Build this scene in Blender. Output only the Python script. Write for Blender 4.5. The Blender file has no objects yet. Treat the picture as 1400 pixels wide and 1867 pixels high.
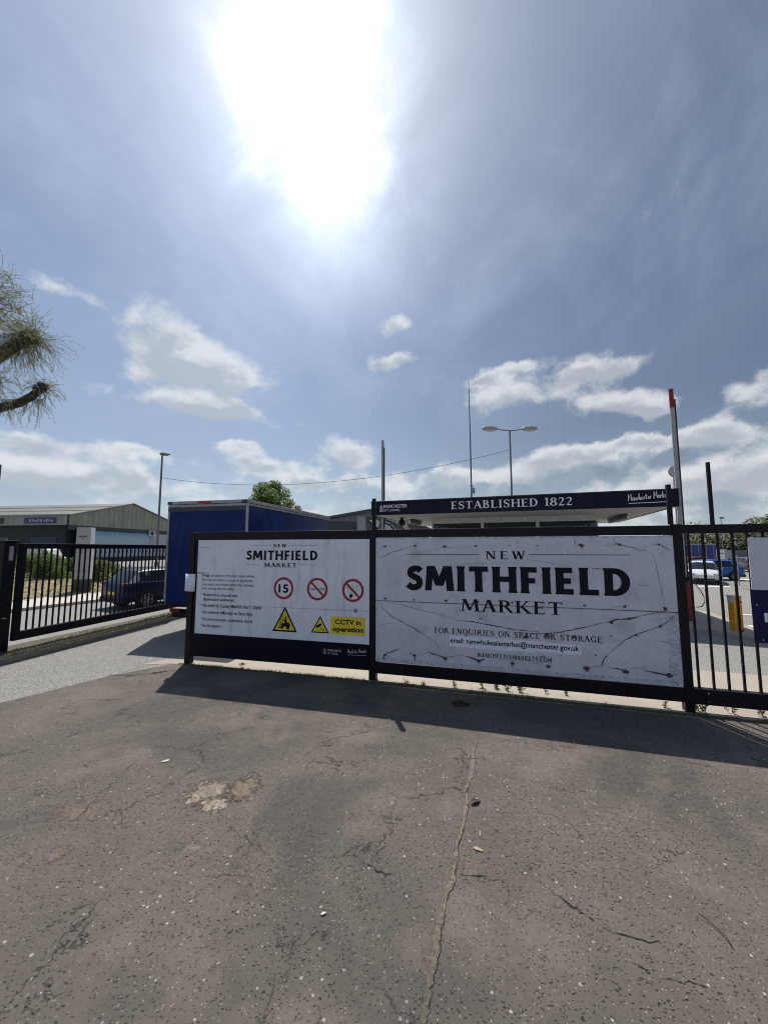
import bpy, bmesh, math, random
from mathutils import Vector, Matrix
R = math.radians
random.seed(7)
S = bpy.context.scene
COL = S.collection
# ------------------------------------------------------------------ camera
EYE = 2.3
FPX = 700.0
PITCH = math.atan(67 / 700)
cam = bpy.data.cameras.new('camera')
cam.sensor_fit = 'VERTICAL'; cam.sensor_height = 36; cam.sensor_width = 27
cam.lens = FPX / 1867 * 36
cam.clip_start = .05; cam.clip_end = 3000
co = bpy.data.objects.new('camera', cam); COL.objects.link(co)
co.location = (0, 0, EYE); co.rotation_euler = (R(90) + PITCH, 0, 0)
S.camera = co
cp, sp = math.cos(PITCH), math.sin(PITCH)
def ray(x, y):
    a = (x - 700) / FPX; b = (933.5 - y) / FPX
    return (a, cp - b * sp, sp + b * cp)
def G(x, y, z=0.0):
    r = ray(x, y); t = (z - EYE) / r[2]
    return (r[0] * t, r[1] * t, z)
def D(x, y, Y):
    r = ray(x, y); t = Y / r[1]
    return (r[0] * t, Y, EYE + r[2] * t)
# ------------------------------------------------------------------ sun
SUN_AZ, SUN_EL = R(-12.5), R(58.5)
sdir = Vector((math.sin(SUN_AZ) * math.cos(SUN_EL), math.cos(SUN_AZ) * math.cos(SUN_EL), math.sin(SUN_EL)))
sl = bpy.data.lights.new('sun', 'SUN'); sl.energy = 4.2; sl.angle = R(.53); sl.color = (1, .94, .86)
so = bpy.data.objects.new('sun', sl); COL.objects.link(so)
so.rotation_euler = sdir.to_track_quat('Z', 'Y').to_euler()
so.location = (0, 0, 30)
S.view_settings.view_transform = 'Standard'; S.view_settings.look = 'None'
S.view_settings.gamma = 1; S.view_settings.exposure = 0.22
S.cycles.filter_width = 1.05
# ------------------------------------------------------------------ node helper
class NT:
    def __init__(s, nt): s.t = nt; s.n = nt.nodes; s.l = nt.links
    def new(s, ty, **k):
        n = s.n.new(ty)
        for a, b in k.items(): setattr(n, a, b)
        return n
    def put(s, sock, v):
        if isinstance(v, bpy.types.NodeSocket): s.l.new(v, sock)
        elif v is not None:
            if sock.type == 'RGBA' and len(v) == 3: v = (*v, 1)
            sock.default_value = v
    def m(s, op, a, b=None, c=None, clamp=False):
        n = s.new('ShaderNodeMath', operation=op, use_clamp=clamp)
        for i, v in enumerate((a, b, c)):
            if v is not None: s.put(n.inputs[i], v)
        return n.outputs[0]
    def vm(s, op, a, b=None, sc=None):
        n = s.new('ShaderNodeVectorMath', operation=op)
        s.put(n.inputs[0], a)
        if b is not None: s.put(n.inputs[1], b)
        if sc is not None: s.put(n.inputs['Scale'], sc)
        return n.outputs['Value'] if op in ('DOT_PRODUCT', 'LENGTH', 'DISTANCE') else n.outputs[0]
    def noise(s, vec, sc, det=4, rough=.55, dist=0):
        n = s.new('ShaderNodeTexNoise'); s.put(n.inputs['Vector'], vec)
        n.inputs['Scale'].default_value = sc; n.inputs['Detail'].default_value = det
        n.inputs['Roughness'].default_value = rough; n.inputs['Distortion'].default_value = dist
        return n.outputs['Fac']
    def vor(s, vec, sc, feat='F1', out='Distance', rnd=1):
        n = s.new('ShaderNodeTexVoronoi', feature=feat); s.put(n.inputs['Vector'], vec)
        n.inputs['Scale'].default_value = sc; n.inputs['Randomness'].default_value = rnd
        return n.outputs[out]
    def ss(s, v, a, b, lo=0, hi=1):
        n = s.new('ShaderNodeMapRange', interpolation_type='SMOOTHSTEP'); s.put(n.inputs[0], v)
        for i, x in enumerate((a, b, lo, hi)): n.inputs[i + 1].default_value = x
        return n.outputs[0]
    def mix(s, f, a, b, bt='MIX'):
        n = s.new('ShaderNodeMix', data_type='RGBA', blend_type=bt)
        s.put(n.inputs[0], f); s.put(n.inputs[6], a); s.put(n.inputs[7], b)
        return n.outputs[2]
    def sep(s, v):
        n = s.new('ShaderNodeSeparateXYZ'); s.put(n.inputs[0], v); return n.outputs
    def comb(s, x, y, z):
        n = s.new('ShaderNodeCombineXYZ')
        for i, v in enumerate((x, y, z)): s.put(n.inputs[i], v)
        return n.outputs[0]
    def mapv(s, v, sc=(1, 1, 1), loc=(0, 0, 0), rot=(0, 0, 0)):
        n = s.new('ShaderNodeMapping'); s.put(n.inputs[0], v)
        n.inputs['Scale'].default_value = sc; n.inputs['Location'].default_value = loc; n.inputs['Rotation'].default_value = rot
        return n.outputs[0]
    def bump(s, h, st=.3, d=.01, nrm=None):
        n = s.new('ShaderNodeBump'); s.put(n.inputs['Height'], h)
        n.inputs['Strength'].default_value = st; n.inputs['Distance'].default_value = d
        if nrm is not None: s.put(n.inputs['Normal'], nrm)
        return n.outputs[0]
# ------------------------------------------------------------------ sky
W = bpy.data.worlds.new('World'); S.world = W; W.use_nodes = True
t = NT(W.node_tree); t.n.clear()
out = t.new('ShaderNodeOutputWorld'); bg = t.new('ShaderNodeBackground')
t.l.new(bg.outputs[0], out.inputs[0])
sky = t.new('ShaderNodeTexSky', sky_type='NISHITA', sun_disc=False, sun_elevation=SUN_EL, sun_rotation=SUN_AZ)
sky.air_density = 1.0; sky.dust_density = .5; sky.ozone_density = 1.5
dirv = t.vm('NORMALIZE', t.new('ShaderNodeTexCoord').outputs['Generated'])
x, y, z = t.sep(dirv)
zc = t.m('MAXIMUM', z, 0.0)
den = t.m('ADD', zc, .12)
plane = t.comb(t.m('DIVIDE', x, den), t.m('DIVIDE', y, den), 0.0)
side = t.ss(t.m('ADD', x, t.m('MULTIPLY', z, .15)), -.35, .55)
sky_l = t.vm('SCALE', sky.outputs[0], sc=t.m('SUBTRACT', .078, t.m('MULTIPLY', side, .028)))
# angle to the sun
cs = t.vm('DOT_PRODUCT', dirv, tuple(sdir))
ang = t.m('ARCCOSINE', t.m('MINIMUM', cs, .99999))
# high thin veil
vn = t.noise(t.mapv(plane, sc=(1, .55, 1), rot=(0, 0, R(-35))), 1.1, 6, .6, .6)
vn2 = t.noise(t.mapv(dirv, sc=(1, .8, 1.0), rot=(0, R(35), R(-25))), 3.2, 6, .6, .8)
veil = t.m('MULTIPLY', t.ss(t.m('ADD', t.m('MULTIPLY', vn, .6), t.m('MULTIPLY', vn2, .4)), .40, .62), 1.0)
ang_w = t.m('MAXIMUM', t.m('ADD', ang, t.m('ADD', t.m('MULTIPLY', t.m('SUBTRACT', vn2, .5), .22), t.m('MULTIPLY', t.m('SUBTRACT', vn, .5), .16))), 0.0)
glow1 = t.m('EXPONENT', t.m('MULTIPLY', t.m('POWER', t.m('DIVIDE', ang_w, .07), 2.0), -1.0))
vn3 = t.noise(t.mapv(dirv, rot=(.4, .2, .6)), 7.5, 7, .6, .6)
def spot(px, py, sg_, amp):
    c = Vector(ray(px, py)).normalized(); a = t.m('ARCCOSINE', t.m('MINIMUM', t.vm('DOT_PRODUCT', dirv, tuple(c)), .99999))
    a = t.m('MAXIMUM', t.m('ADD', t.m('ADD', a, t.m('MULTIPLY', t.m('SUBTRACT', vn3, .5), .16)), t.m('MULTIPLY', t.m('SUBTRACT', vn2, .5), .16)), 0.0)
    return t.m('MULTIPLY', t.m('EXPONENT', t.m('MULTIPLY', t.m('POWER', t.m('DIVIDE', a, sg_), 2.0), -1.0)), amp)
# sun glare painted into the sky as soft spots just below the sun
thin = t.m('ADD', t.m('ADD', t.m('ADD', spot(575, 120, .100, .95), spot(612, 285, .090, .42)), spot(610, 430, .15, .17)), spot(570, 170, .26, .16))
glow2 = t.m('EXPONENT', t.m('MULTIPLY', t.m('DIVIDE', ang, .33), -1.0))
veil_c = t.mix(t.ss(ang, .25, 1.05), (.38, .47, .64), t.mix(side, (.27, .34, .48), (.115, .16, .25)))
base = t.mix(t.m('ADD', t.m('MULTIPLY', veil, .60), .20), sky_l, veil_c)
# horizon haze
hz = t.m('POWER', t.m('SUBTRACT', 1.0, t.m('MINIMUM', t.m('MULTIPLY', zc, 2.3), 1.0)), 2.2)
base = t.mix(t.m('MULTIPLY', hz, .75), base, (.42, .49, .54))
# glow, broken up by the veil
gm = t.m('ADD', .55, t.m('MULTIPLY', vn2, .9))
gl = t.m('ADD', thin, t.m('ADD', t.m('MULTIPLY', glow1, .9), t.m('MULTIPLY', t.m('MULTIPLY', glow2, .22), gm)))
base = t.vm('ADD', base, t.vm('SCALE', (.94, 1.0, 1.08), sc=gl))
# cumulus: soft lumps in given directions of the sky, edges broken by noise
blobs = [(310, 640, .10, .07), (385, 675, .13, .06), (350, 745, .12, .025), (420, 745, .07, .02), (985, 712, .16, .045), (1112, 666, .095, .026),
         (1130, 738, .07, .03), (1190, 748, .05, .02), (725, 658, .09, .022), (720, 597, .035, .02), (640, 822, .13, .04),
         (880, 690, .05, .014), (928, 668, .07, .018), (420, 816, .07, .02), (248, 822, .06, .02), (50, 805, .11, .025),
         (1388, 706, .06, .03), (105, 528, .05, .02), (1010, 835, .10, .03), (1110, 815, .07, .025), (1200, 800, .08, .022), (1320, 790, .08, .03),
         (480, 850, .1, .02), (560, 880, .14, .02), (130, 865, .2, .03), (1380, 860, .2, .04), (800, 870, .2, .025)]
wob = t.new('ShaderNodeTexNoise'); t.put(wob.inputs['Vector'], dirv)
wob.inputs['Scale'].default_value = 11; wob.inputs['Detail'].default_value = 5; wob.inputs['Roughness'].default_value = .6
dv = t.vm('NORMALIZE', t.vm('ADD', dirv, t.vm('SCALE', t.vm('SUBTRACT', wob.outputs['Color'], (.5, .5, .5)), sc=.07)))
acc = None; tops = None
for (bx_, by_, ru, rv) in blobs:
    c = Vector(ray(bx_, by_)).normalized()
    rt = Vector((c.y, -c.x, 0)).normalized(); up = rt.cross(c).normalized()
    du = t.m('DIVIDE', t.vm('DOT_PRODUCT', dv, tuple(rt)), ru)
    dw = t.m('DIVIDE', t.m('SUBTRACT', t.vm('DOT_PRODUCT', dv, tuple(up)), 0.0), rv)
    fr = t.m('GREATER_THAN', t.vm('DOT_PRODUCT', dv, tuple(c)), 0.0)
    d2 = t.m('ADD', t.m('MULTIPLY', du, du), t.m('MULTIPLY', dw, dw))
    g = t.m('MULTIPLY', t.m('EXPONENT', t.m('MULTIPLY', d2, -1.1)), fr)
    acc = g if acc is None else t.m('ADD', acc, g)
    tp = t.m('MULTIPLY', g, dw)
    tops = tp if tops is None else t.m('ADD', tops, tp)
band = t.m('MULTIPLY', t.ss(z, .27, .06), .44)
cn_v = t.mapv(dirv, sc=(1, 1, 1.45))
cn = t.noise(cn_v, 9.5, 10, .55, .1)
cn2 = t.noise(t.vm('ADD', cn_v, (0.0, 0.0, .040)), 9.5, 5, .5, .1)
dens = t.m('ADD', t.m('ADD', t.m('MULTIPLY', acc, .88), band), t.m('MULTIPLY', t.m('SUBTRACT', cn, .5), 2.1))
cov = t.ss(dens, .30, .88)
lit = t.m('ADD', t.m('ADD', t.m('MULTIPLY', t.m('SUBTRACT', cn, cn2), 3.0), t.m('MULTIPLY', tops, .7)), t.ss(dens, 1.35, .5, 0, .55))
lit = t.ss(lit, -.1, .75)
ccol = t.mix(lit, (.42, .455, .50), (.72, .735, .74))
covf = t.m('MULTIPLY', cov, t.m('MULTIPLY', t.ss(z, -.02, .01), t.m('SUBTRACT', 1.0, t.m('MULTIPLY', glow1, .9))))
skyc = t.mix(t.m('MULTIPLY', covf, .74), base, ccol)
t.put(bg.inputs[0], skyc); bg.inputs[1].default_value = 1.0
# ------------------------------------------------------------------ materials
MATS = {}
def mat(name, col, rough=.6, metal=0, var=.12, vs=6, bump=0, bs=40, spec=.5, dirt=None, ds=2.0, streak=False, coat=0):
    if name in MATS: return MATS[name]
    m = bpy.data.materials.new(name); m.use_nodes = True; t = NT(m.node_tree)
    b = m.node_tree.nodes['Principled BSDF']
    tc = t.new('ShaderNodeTexCoord').outputs['Object']
    n = t.noise(tc, vs, 5, .6)
    dark = tuple(c * (1 - var) for c in col); lite = tuple(min(1, c * (1 + var)) for c in col)
    c = t.mix(t.ss(n, .3, .7), dark, lite)
    if dirt:
        v = t.mapv(tc, sc=(1, 1, .12) if streak else (1, 1, 1))
        dn = t.noise(v, ds, 6, .65)
        c = t.mix(t.ss(dn, .5, .72, 0, dirt[3]), c, dirt[:3])
    t.put(b.inputs['Base Color'], c)
    t.put(b.inputs['Roughness'], t.m('ADD', rough - .06, t.m('MULTIPLY', n, .12)))
    b.inputs['Metallic'].default_value = metal; b.inputs['Specular IOR Level'].default_value = spec
    b.inputs['Coat Weight'].default_value = coat; b.inputs['Coat Roughness'].default_value = .08
    if bump:
        t.put(b.inputs['Normal'], t.bump(t.noise(tc, bs, 4), bump, .01))
    MATS[name] = m; return m
def glass(name, col=(.02, .03, .035), rough=.05, alpha_mix=0):
    if name in MATS: return MATS[name]
    m = bpy.data.materials.new(name); m.use_nodes = True; t = NT(m.node_tree)
    b = m.node_tree.nodes['Principled BSDF']
    b.inputs['Base Color'].default_value = (*col, 1); b.inputs['Roughness'].default_value = rough
    b.inputs['Specular IOR Level'].default_value = .35
    if alpha_mix:
        tr = t.new('ShaderNodeBsdfTransparent'); tr.inputs[0].default_value = (.55, .6, .6, 1)
        mx = t.new('ShaderNodeMixShader'); mx.inputs[0].default_value = alpha_mix
        t.l.new(b.outputs[0], mx.inputs[1]); t.l.new(tr.outputs[0], mx.inputs[2])
        t.l.new(mx.outputs[0], m.node_tree.nodes['Material Output'].inputs[0])
    MATS[name] = m; return m
black = mat('black_paint', (.0045, .0055, .010), .45, var=.3, vs=9, bump=.25, bs=45, spec=.22, dirt=(.035, .026, .02, .7), ds=26)
navy = mat('navy_band', (.0035, .004, .012), .5, var=.2, spec=.15)
ink = mat('ink', (.006, .008, .014), .6, var=.2, spec=.2)
inkgrey = mat('grey_ink', (.10, .10, .12), .6)
whitep = mat('white_print', (.80, .80, .82), .5, var=.04)
boardw = mat('white_board', (.80, .81, .86), .45, var=.05, vs=3, dirt=(.42, .42, .44, .55), ds=9, streak=True)
red = mat('sign_red', (.36, .010, .025), .5)
yellow = mat('sign_yellow', (.85, .66, .03), .5, var=.06)
paper = mat('paper', (.84, .86, .98), .6, var=.03)
galv = mat('galvanised', (.33, .34, .35), .5, metal=.3)
whitepaint = mat('white_paint', (.50, .50, .48), .5, var=.08, dirt=(.3, .29, .26, .4))
rust = mat('red_cabinet', (.24, .010, .014), .45, dirt=(.2, .02, .02, .4))
orange = mat('orange_housing', (.62, .30, .015), .5, var=.15, dirt=(.25, .12, .02, .4))
rubber = mat('rubber', (.012, .012, .013), .8)
alloy = mat('alloy', (.45, .45, .47), .35, metal=.8)
tail = mat('tail_lens', (.35, .01, .01), .2)
headl = mat('head_lens', (.6, .63, .66), .1)
darkgl = glass('dark_glass')
# ------------------------------------------------------------------ mesh helpers
def obj(name, verts, faces, m, parent=None, smooth=False):
    me = bpy.data.meshes.new(name); me.from_pydata([tuple(v) for v in verts], [], faces)
    me.materials.append(m)
    if smooth:
        for p in me.polygons: p.use_smooth = True
    o = bpy.data.objects.new(name, me); COL.objects.link(o)
    if parent is not None: o.parent = parent
    return o
def tag(o, label=None, cat=None, group=None, kind=None):
    if label: o['label'] = label
    if cat: o['category'] = cat
    if group: o['group'] = group
    if kind: o['kind'] = kind
    return o
def root(name, loc, rz, label, cat, group=None):
    o = bpy.data.objects.new(name, None); COL.objects.link(o); o.empty_display_size = .2
    o.location = loc; o.rotation_euler = (0, 0, rz)
    return tag(o, label, cat, group)
class MB:
    def __init__(s): s.v = []; s.f = []
    def add(s, v, f):
        k = len(s.v); s.v += [tuple(p) for p in v]; s.f += [tuple(i + k for i in q) for q in f]; return s
    def box(s, x0, x1, y0, y1, z0, z1, bev=0):
        if bev:
            bm = bmesh.new(); bmesh.ops.create_cube(bm, size=1)
            for v in bm.verts:
                v.co = Vector(((x0 + x1) / 2 + v.co.x * (x1 - x0), (y0 + y1) / 2 + v.co.y * (y1 - y0), (z0 + z1) / 2 + v.co.z * (z1 - z0)))
            bmesh.ops.bevel(bm, geom=list(bm.edges), offset=bev, segments=2, profile=.5, affect='EDGES')
            bm.verts.index_update()
            s.add([v.co[:] for v in bm.verts], [[v.index for v in f.verts] for f in bm.faces]); bm.free(); return s
        v = [(x, y, z) for x in (x0, x1) for y in (y0, y1) for z in (z0, z1)]
        return s.add(v, [(0, 1, 3, 2), (4, 6, 7, 5), (0, 4, 5, 1), (2, 3, 7, 6), (0, 2, 6, 4), (1, 5, 7, 3)])
    def tube(s, pts, r, n=8, cap=True):
        pts = [Vector(p) for p in pts]; rs = r if isinstance(r, (list, tuple)) else [r] * len(pts)
        rings = []
        for i, p in enumerate(pts):
            d = (pts[min(i + 1, len(pts) - 1)] - pts[max(i - 1, 0)]).normalized()
            a = d.cross(Vector((0, 0, 1)))
            if a.length < .05: a = d.cross(Vector((0, 1, 0)))
            a.normalize(); b = d.cross(a)
            rings.append([p + (a * math.cos(2 * math.pi * k / n) + b * math.sin(2 * math.pi * k / n)) * rs[i] for k in range(n)])
        v = [q for rg in rings for q in rg]
        f = [(i * n + k, i * n + (k + 1) % n, (i + 1) * n + (k + 1) % n, (i + 1) * n + k) for i in range(len(pts) - 1) for k in range(n)]
        if cap: f += [tuple(range(n))[::-1], tuple((len(pts) - 1) * n + k for k in range(n))]
        return s.add(v, f)
    def disc(s, c, axis, r, th, n=24, r_in=0):
        c = Vector(c); a = Vector(axis).normalized(); u = a.orthogonal().normalized(); w = a.cross(u)
        v = []; 
        for off in (-th / 2, th / 2):
            for k in range(n):
                q = 2 * math.pi * k / n; v.append(c + a * off + (u * math.cos(q) + w * math.sin(q)) * r)
        f = [(k, (k + 1) % n, n + (k + 1) % n, n + k) for k in range(n)]
        f += [tuple(range(n))[::-1], tuple(range(n, 2 * n))]
        return s.add(v, f)
    def prism(s, poly, y0, y1):      # polygon in x,z pushed along y
        n = len(poly); v = [(p[0], y0, p[1]) for p in poly] + [(p[0], y1, p[1]) for p in poly]
        f = [tuple(range(n))[::-1], tuple(range(n, 2 * n))] + [(k, (k + 1) % n, n + (k + 1) % n, n + k) for k in range(n)]
        return s.add(v, f)
    def build(s, name, m, parent=None, smooth=False): return obj(name, s.v, s.f, m, parent, smooth)
def bx(name, m, parent, *a, bev=0): return MB().box(*a, bev=bev).build(name, m, parent)
# flat prints on a vertical plane: x,z drawing, facing -y
class Print:
    def __init__(s, y): s.y = y; s.v = []; s.f = []; s.k = 0
    def poly(s, pts, step=True):
        if step: s.k += 1
        yy = s.y - .00025 * s.k; k = len(s.v)
        s.v += [(p[0], yy, p[1]) for p in pts]; s.f.append(tuple(range(k, k + len(pts))))
    def rect(s, x0, x1, z0, z1): s.poly([(x0, z0), (x1, z0), (x1, z1), (x0, z1)])
    def ribbon(s, pts, ws):
        s.k += 1; yy = s.y - .00025 * s.k
        n = len(pts); k0 = len(s.v)
        for i, p in enumerate(pts):
            a = pts[max(0, i - 1)]; b = pts[min(n - 1, i + 1)]
            dx, dz = b[0] - a[0], b[1] - a[1]; L = math.hypot(dx, dz) or 1
            w = (ws[i] if isinstance(ws, (list, tuple)) else ws) / 2
            s.v += [(p[0] - dz / L * w, yy, p[1] + dx / L * w), (p[0] + dz / L * w, yy, p[1] - dx / L * w)]
        s.f += [(k0 + 2 * i + 1, k0 + 2 * i + 3, k0 + 2 * i + 2, k0 + 2 * i) for i in range(n - 1)]
    def ring(s, cx, cz, r, w, n=40, sx=1):
        s.ribbon([(cx + sx * r * math.cos(2 * math.pi * i / n), cz + r * math.sin(2 * math.pi * i / n)) for i in range(n + 1)], w)
    def disc(s, cx, cz, r, n=28, rz=None): s.poly([(cx + r * math.cos(2 * math.pi * i / n), cz + (rz or r) * math.sin(2 * math.pi * i / n)) for i in range(n)])
    def build(s, name, m, parent): return obj(name, s.v, s.f, m, parent)
# ---- lettering drawn with strokes: T thick stem, t thin stem, serif flag
def stroke_glyph(ch, T, tt, S_):
    """returns advance, list of polygons, in cap-height units"""
    P = []; sh = .035 if S_ else 0
    def ser(x, y, w):
        if S_: P.append([(x - w / 2, y), (x + w / 2, y), (x + w / 2, y + .045), (x - w / 2, y + .045)])
    def V(x, w=T, y0=0, y1=1, s0=1, s1=1, fl=.03):
        f = 0 if S_ else fl
        P.append([(x - w / 2 - f, y0), (x + w / 2 + f, y0), (x + w / 2, y0 + .12), (x + w / 2, y1 - .12), (x + w / 2 + f, y1), (x - w / 2 - f, y1), (x - w / 2, y1 - .12), (x - w / 2, y0 + .12)])
        if s0: ser(x, y0, w + .22)
        if s1: ser(x, y1 - .045, w + .22)
    def H(x0, x1, y, w=tt, tick=0):
        P.append([(x0, y), (x1, y), (x1, y + w), (x0, y + w)])
        if tick and S_:
            d = .17 if tick > 0 else -.17
            P.append([(x1 - .05, y + (w if d < 0 else 0)), (x1 + .01, y + (w if d < 0 else 0)), (x1 + .03, y + (w if d < 0 else 0) + d), (x1 - .01, y + (w if d < 0 else 0) + d)])
    def Dg(x0, y0, x1, y1, w):
        P.append([(x0 - w / 2, y0), (x0 + w / 2, y0), (x1 + w / 2, y1), (x1 - w / 2, y1)])
    def rib(pts, ws):
        n = len(pts); L_, R_ = [], []
        for i, p in enumerate(pts):
            a = pts[max(0, i - 1)]; b = pts[min(n - 1, i + 1)]
            dx, dy = b[0] - a[0], b[1] - a[1]; l = math.hypot(dx, dy) or 1
            w = (ws(i / (n - 1)) if callable(ws) else ws) / 2
            L_.append((p[0] - dy / l * w, p[1] + dx / l * w)); R_.append((p[0] + dy / l * w, p[1] - dx / l * w))
        P.append(('rib', L_, R_))
    def arc(cx, cy, rx, ry, a0, a1, thick=True, n=22):
        pts = []; ww = []
        for i in range(n + 1):
            a = R(a0 + (a1 - a0) * i / n); pts.append((cx + rx * math.cos(a), cy + ry * math.sin(a))); ww.append(tt + (T - tt) * abs(math.cos(a)) ** 1.5)
        rib(pts, lambda q: ww[min(n, int(round(q * n)))])
    h = T / 2
    if ch == 'I': V(.18); return .36, P
    if ch == 'L': V(.16); H(.16, .62, 0, tt, 1); return .68, P
    if ch == 'E': V(.16); H(.16, .6, 0, tt, 1); H(.16, .52, .5 - tt / 2); H(.16, .58, 1 - tt, tt, -1); return .68, P
    if ch == 'F': V(.16); H(.16, .52, .48 - tt / 2); H(.16, .58, 1 - tt, tt, -1); return .62, P
    if ch == 'H': V(.16); V(.74); H(.16, .74, .52 - tt / 2); return .9, P
    if ch == 'T':
        V(.38, s1=0); H(.03, .73, 1 - tt)
        if S_:
            for x0, x1 in ((.02, .07), (.69, .74)): P.append([(x0, 1), (x1, 1), (x1, .8), (x0, .8)])
        return .76, P
    if ch == 'N':
        w = tt if S_ else T * .85
        V(.15, w); V(.75, w, s0=0, fl=.0); Dg(.15, 1, .75, 0, T * 1.25); return .9, P
    if ch == 'M':
        w = tt if S_ else T * .9
        Dg(.12, 0, .2, 1, w * (1 if S_ else 1.1)); Dg(.98, 0, .9, 1, T * 1.05); Dg(.24, 1, .55, .08 if S_ else .2, T * 1.12); Dg(.87, 1, .55, .08 if S_ else .2, (tt if S_ else T * .95) * 1.2)
        ser(.12, 0, .28); ser(.98, 0, T + .22); ser(.18, .955, .22); ser(.92, .955, .24); return 1.1, P
    if ch == 'A':
        Dg(.1, 0, .4, 1, tt * 1.2); Dg(.74, 0, .42, 1, T * 1.15); H(.2, .62, .3); ser(.1, 0, .26); ser(.74, 0, .32); return .84, P
    if ch == 'W':
        Dg(.3, 0, .1, 1, T * 1.1); Dg(.3, 0, .52, 1, tt * 1.2); Dg(.74, 0, .52, 1, T * 1.1); Dg(.74, 0, .98, 1, tt * 1.2)
        ser(.1, .955, .3); ser(.5, .955, .26); ser(.98, .955, .24); return 1.08, P
    if ch == 'K': V(.16); Dg(.3, .42, .68, 1, tt * 1.3); Dg(.78, 0, .36, .55, T * 1.15); ser(.78, 0, .3); ser(.66, .955, .28); return .86, P
    if ch == 'R': V(.16); arc(.34, .745, .22, .255 - tt / 2, -90, 90); H(.16, .36, 1 - tt); H(.16, .36, .49); Dg(.76, 0, .42, .5, T * 1.1); ser(.76, 0, .24); return .82, P
    if ch == 'P': V(.16); arc(.34, .72, .24, .28 - tt / 2, -90, 90); H(.16, .36, 1 - tt); H(.16, .36, .44); return .68, P
    if ch == 'B': V(.16); arc(.32, .76, .2, .24 - tt / 2, -90, 90); arc(.34, .27, .25, .27 - tt / 2, -90, 90); H(.16, .36, 1 - tt); H(.16, .36, .5); H(.16, .36, 0); return .74, P
    if ch == 'D': V(.16); arc(.32, .5, .38 if S_ else .36, .5 - tt / 2, -90, 90); H(.16, .34, 1 - tt); H(.16, .34, 0); return .86, P
    if ch in 'OQ':
        arc(.44, .5, .36, .5 - tt / 2, 0, 360, n=40)
        if ch == 'Q': rib([(.4, .02), (.55, -.12), (.8, -.2)], lambda q: T * .8)
        return .88, P
    if ch == 'C' or ch == 'G':
        arc(.46, .5, .36, .5 - tt / 2, 48, 318, n=32)
        if S_: P.append([(.66, .68), (.72, .68), (.73, .98), (.69, .98)])
        if ch == 'G': V(.7, T, 0.06, .42, 0, 0, 0); ser(.68, .4, .3)
        elif S_ is None: pass
        return (.86 if ch == 'G' else .8), P
    if ch == 'U': V(.15, T, .3, 1, 0, 1, 0); V(.73, tt if S_ else T, .3, 1, 0, 1, 0); arc(.44, .32, .29, .32 - tt / 2, 180, 360); return .88, P
    if ch == 'S':
        pts = []
        b = T / 2 if not S_ else tt / 2
        ctr = [(.60, .80), (.50, .93), (.34, 1 - b), (.17, .90), (.12, .74), (.18, .61), (.34, .52), (.50, .43), (.58, .29), (.53, .11), (.36, b), (.20, .05), (.08, .20)] if S_ else \
              [(.585, .79), (.49, .87), (.35, .885), (.21, .83), (.165, .73), (.21, .62), (.34, .54), (.48, .46), (.54, .33), (.49, .18), (.34, .11), (.19, .13), (.07, .23)]
        for i in range(len(ctr) - 1):
            p0 = ctr[max(0, i - 1)]; p1 = ctr[i]; p2 = ctr[i + 1]; p3 = ctr[min(len(ctr) - 1, i + 2)]
            for k in range(4):
                q = k / 4
                pts.append(tuple(.5 * (2 * p1[j] + (p2[j] - p0[j]) * q + (2 * p0[j] - 5 * p1[j] + 4 * p2[j] - p3[j]) * q * q + (3 * p1[j] - p0[j] - 3 * p2[j] + p3[j]) * q ** 3) for j in (0, 1)))
        pts.append(ctr[-1])
        rib(pts, (lambda q: tt + (T - tt) * math.exp(-((q - .5) / .24) ** 2)) if S_ else (lambda q: T * .95))
        if S_:
            P.append([(.57, .70), (.62, .70), (.62, .98), (.59, .98)]); P.append([(.06, .30), (.10, .30), (.10, .02), (.07, .02)])
        return (.68 if S_ else .66), P
    if ch == '1': V(.22); Dg(.08, .82, .2, 1, .05); return .42, P
    if ch == '8': arc(.3, .75, .19, .25 - tt / 2, 0, 360, n=30); arc(.3, .27, .24, .27 - tt / 2, 0, 360, n=30); return .62, P
    if ch == '2':
        rib([(.08, .74), (.12, .9), (.26, 1 - tt / 2), (.42, .92), (.47, .76), (.42, .56), (.26, .34), (.08, .06)], lambda q: tt + (T - tt) * math.exp(-((q - .55) / .2) ** 2))
        H(.05, .53, 0, T * .8, 1); return .6, P
    if ch == '.': P.append([(.05, 0), (.19, 0), (.19, .14), (.05, .14)]); return .24, P
    return .38, P
def letters(text, x0, x1, z0, h, y, name, m, parent, T=.15, tt=.055, serif=True, gap=.08):
    pr = Print(y); adv = 0; gl = []
    for ch in text:
        a, P = stroke_glyph(ch, T, tt, serif); gl.append((adv, P)); adv += a + gap
    adv -= gap; k = (x1 - x0) / adv
    for a0, P in gl:
        for q in P:
            if q and q[0] == 'rib':
                pr.k += 1; yy = y - .00025 * (pr.k % 12 + 1); k0 = len(pr.v); n = len(q[1])
                for l, r in zip(q[1], q[2]):
                    pr.v += [(x0 + (a0 + l[0]) * k, yy, z0 + l[1] * h), (x0 + (a0 + r[0]) * k, yy, z0 + r[1] * h)]
                pr.f += [(k0 + 2 * i + 1, k0 + 2 * i + 3, k0 + 2 * i + 2, k0 + 2 * i) for i in range(n - 1)]
            else:
                pr.k = pr.k % 12
                pr.poly([(x0 + (a0 + p[0]) * k, z0 + p[1] * h) for p in q])
    return pr.build(name, m, parent)
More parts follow.
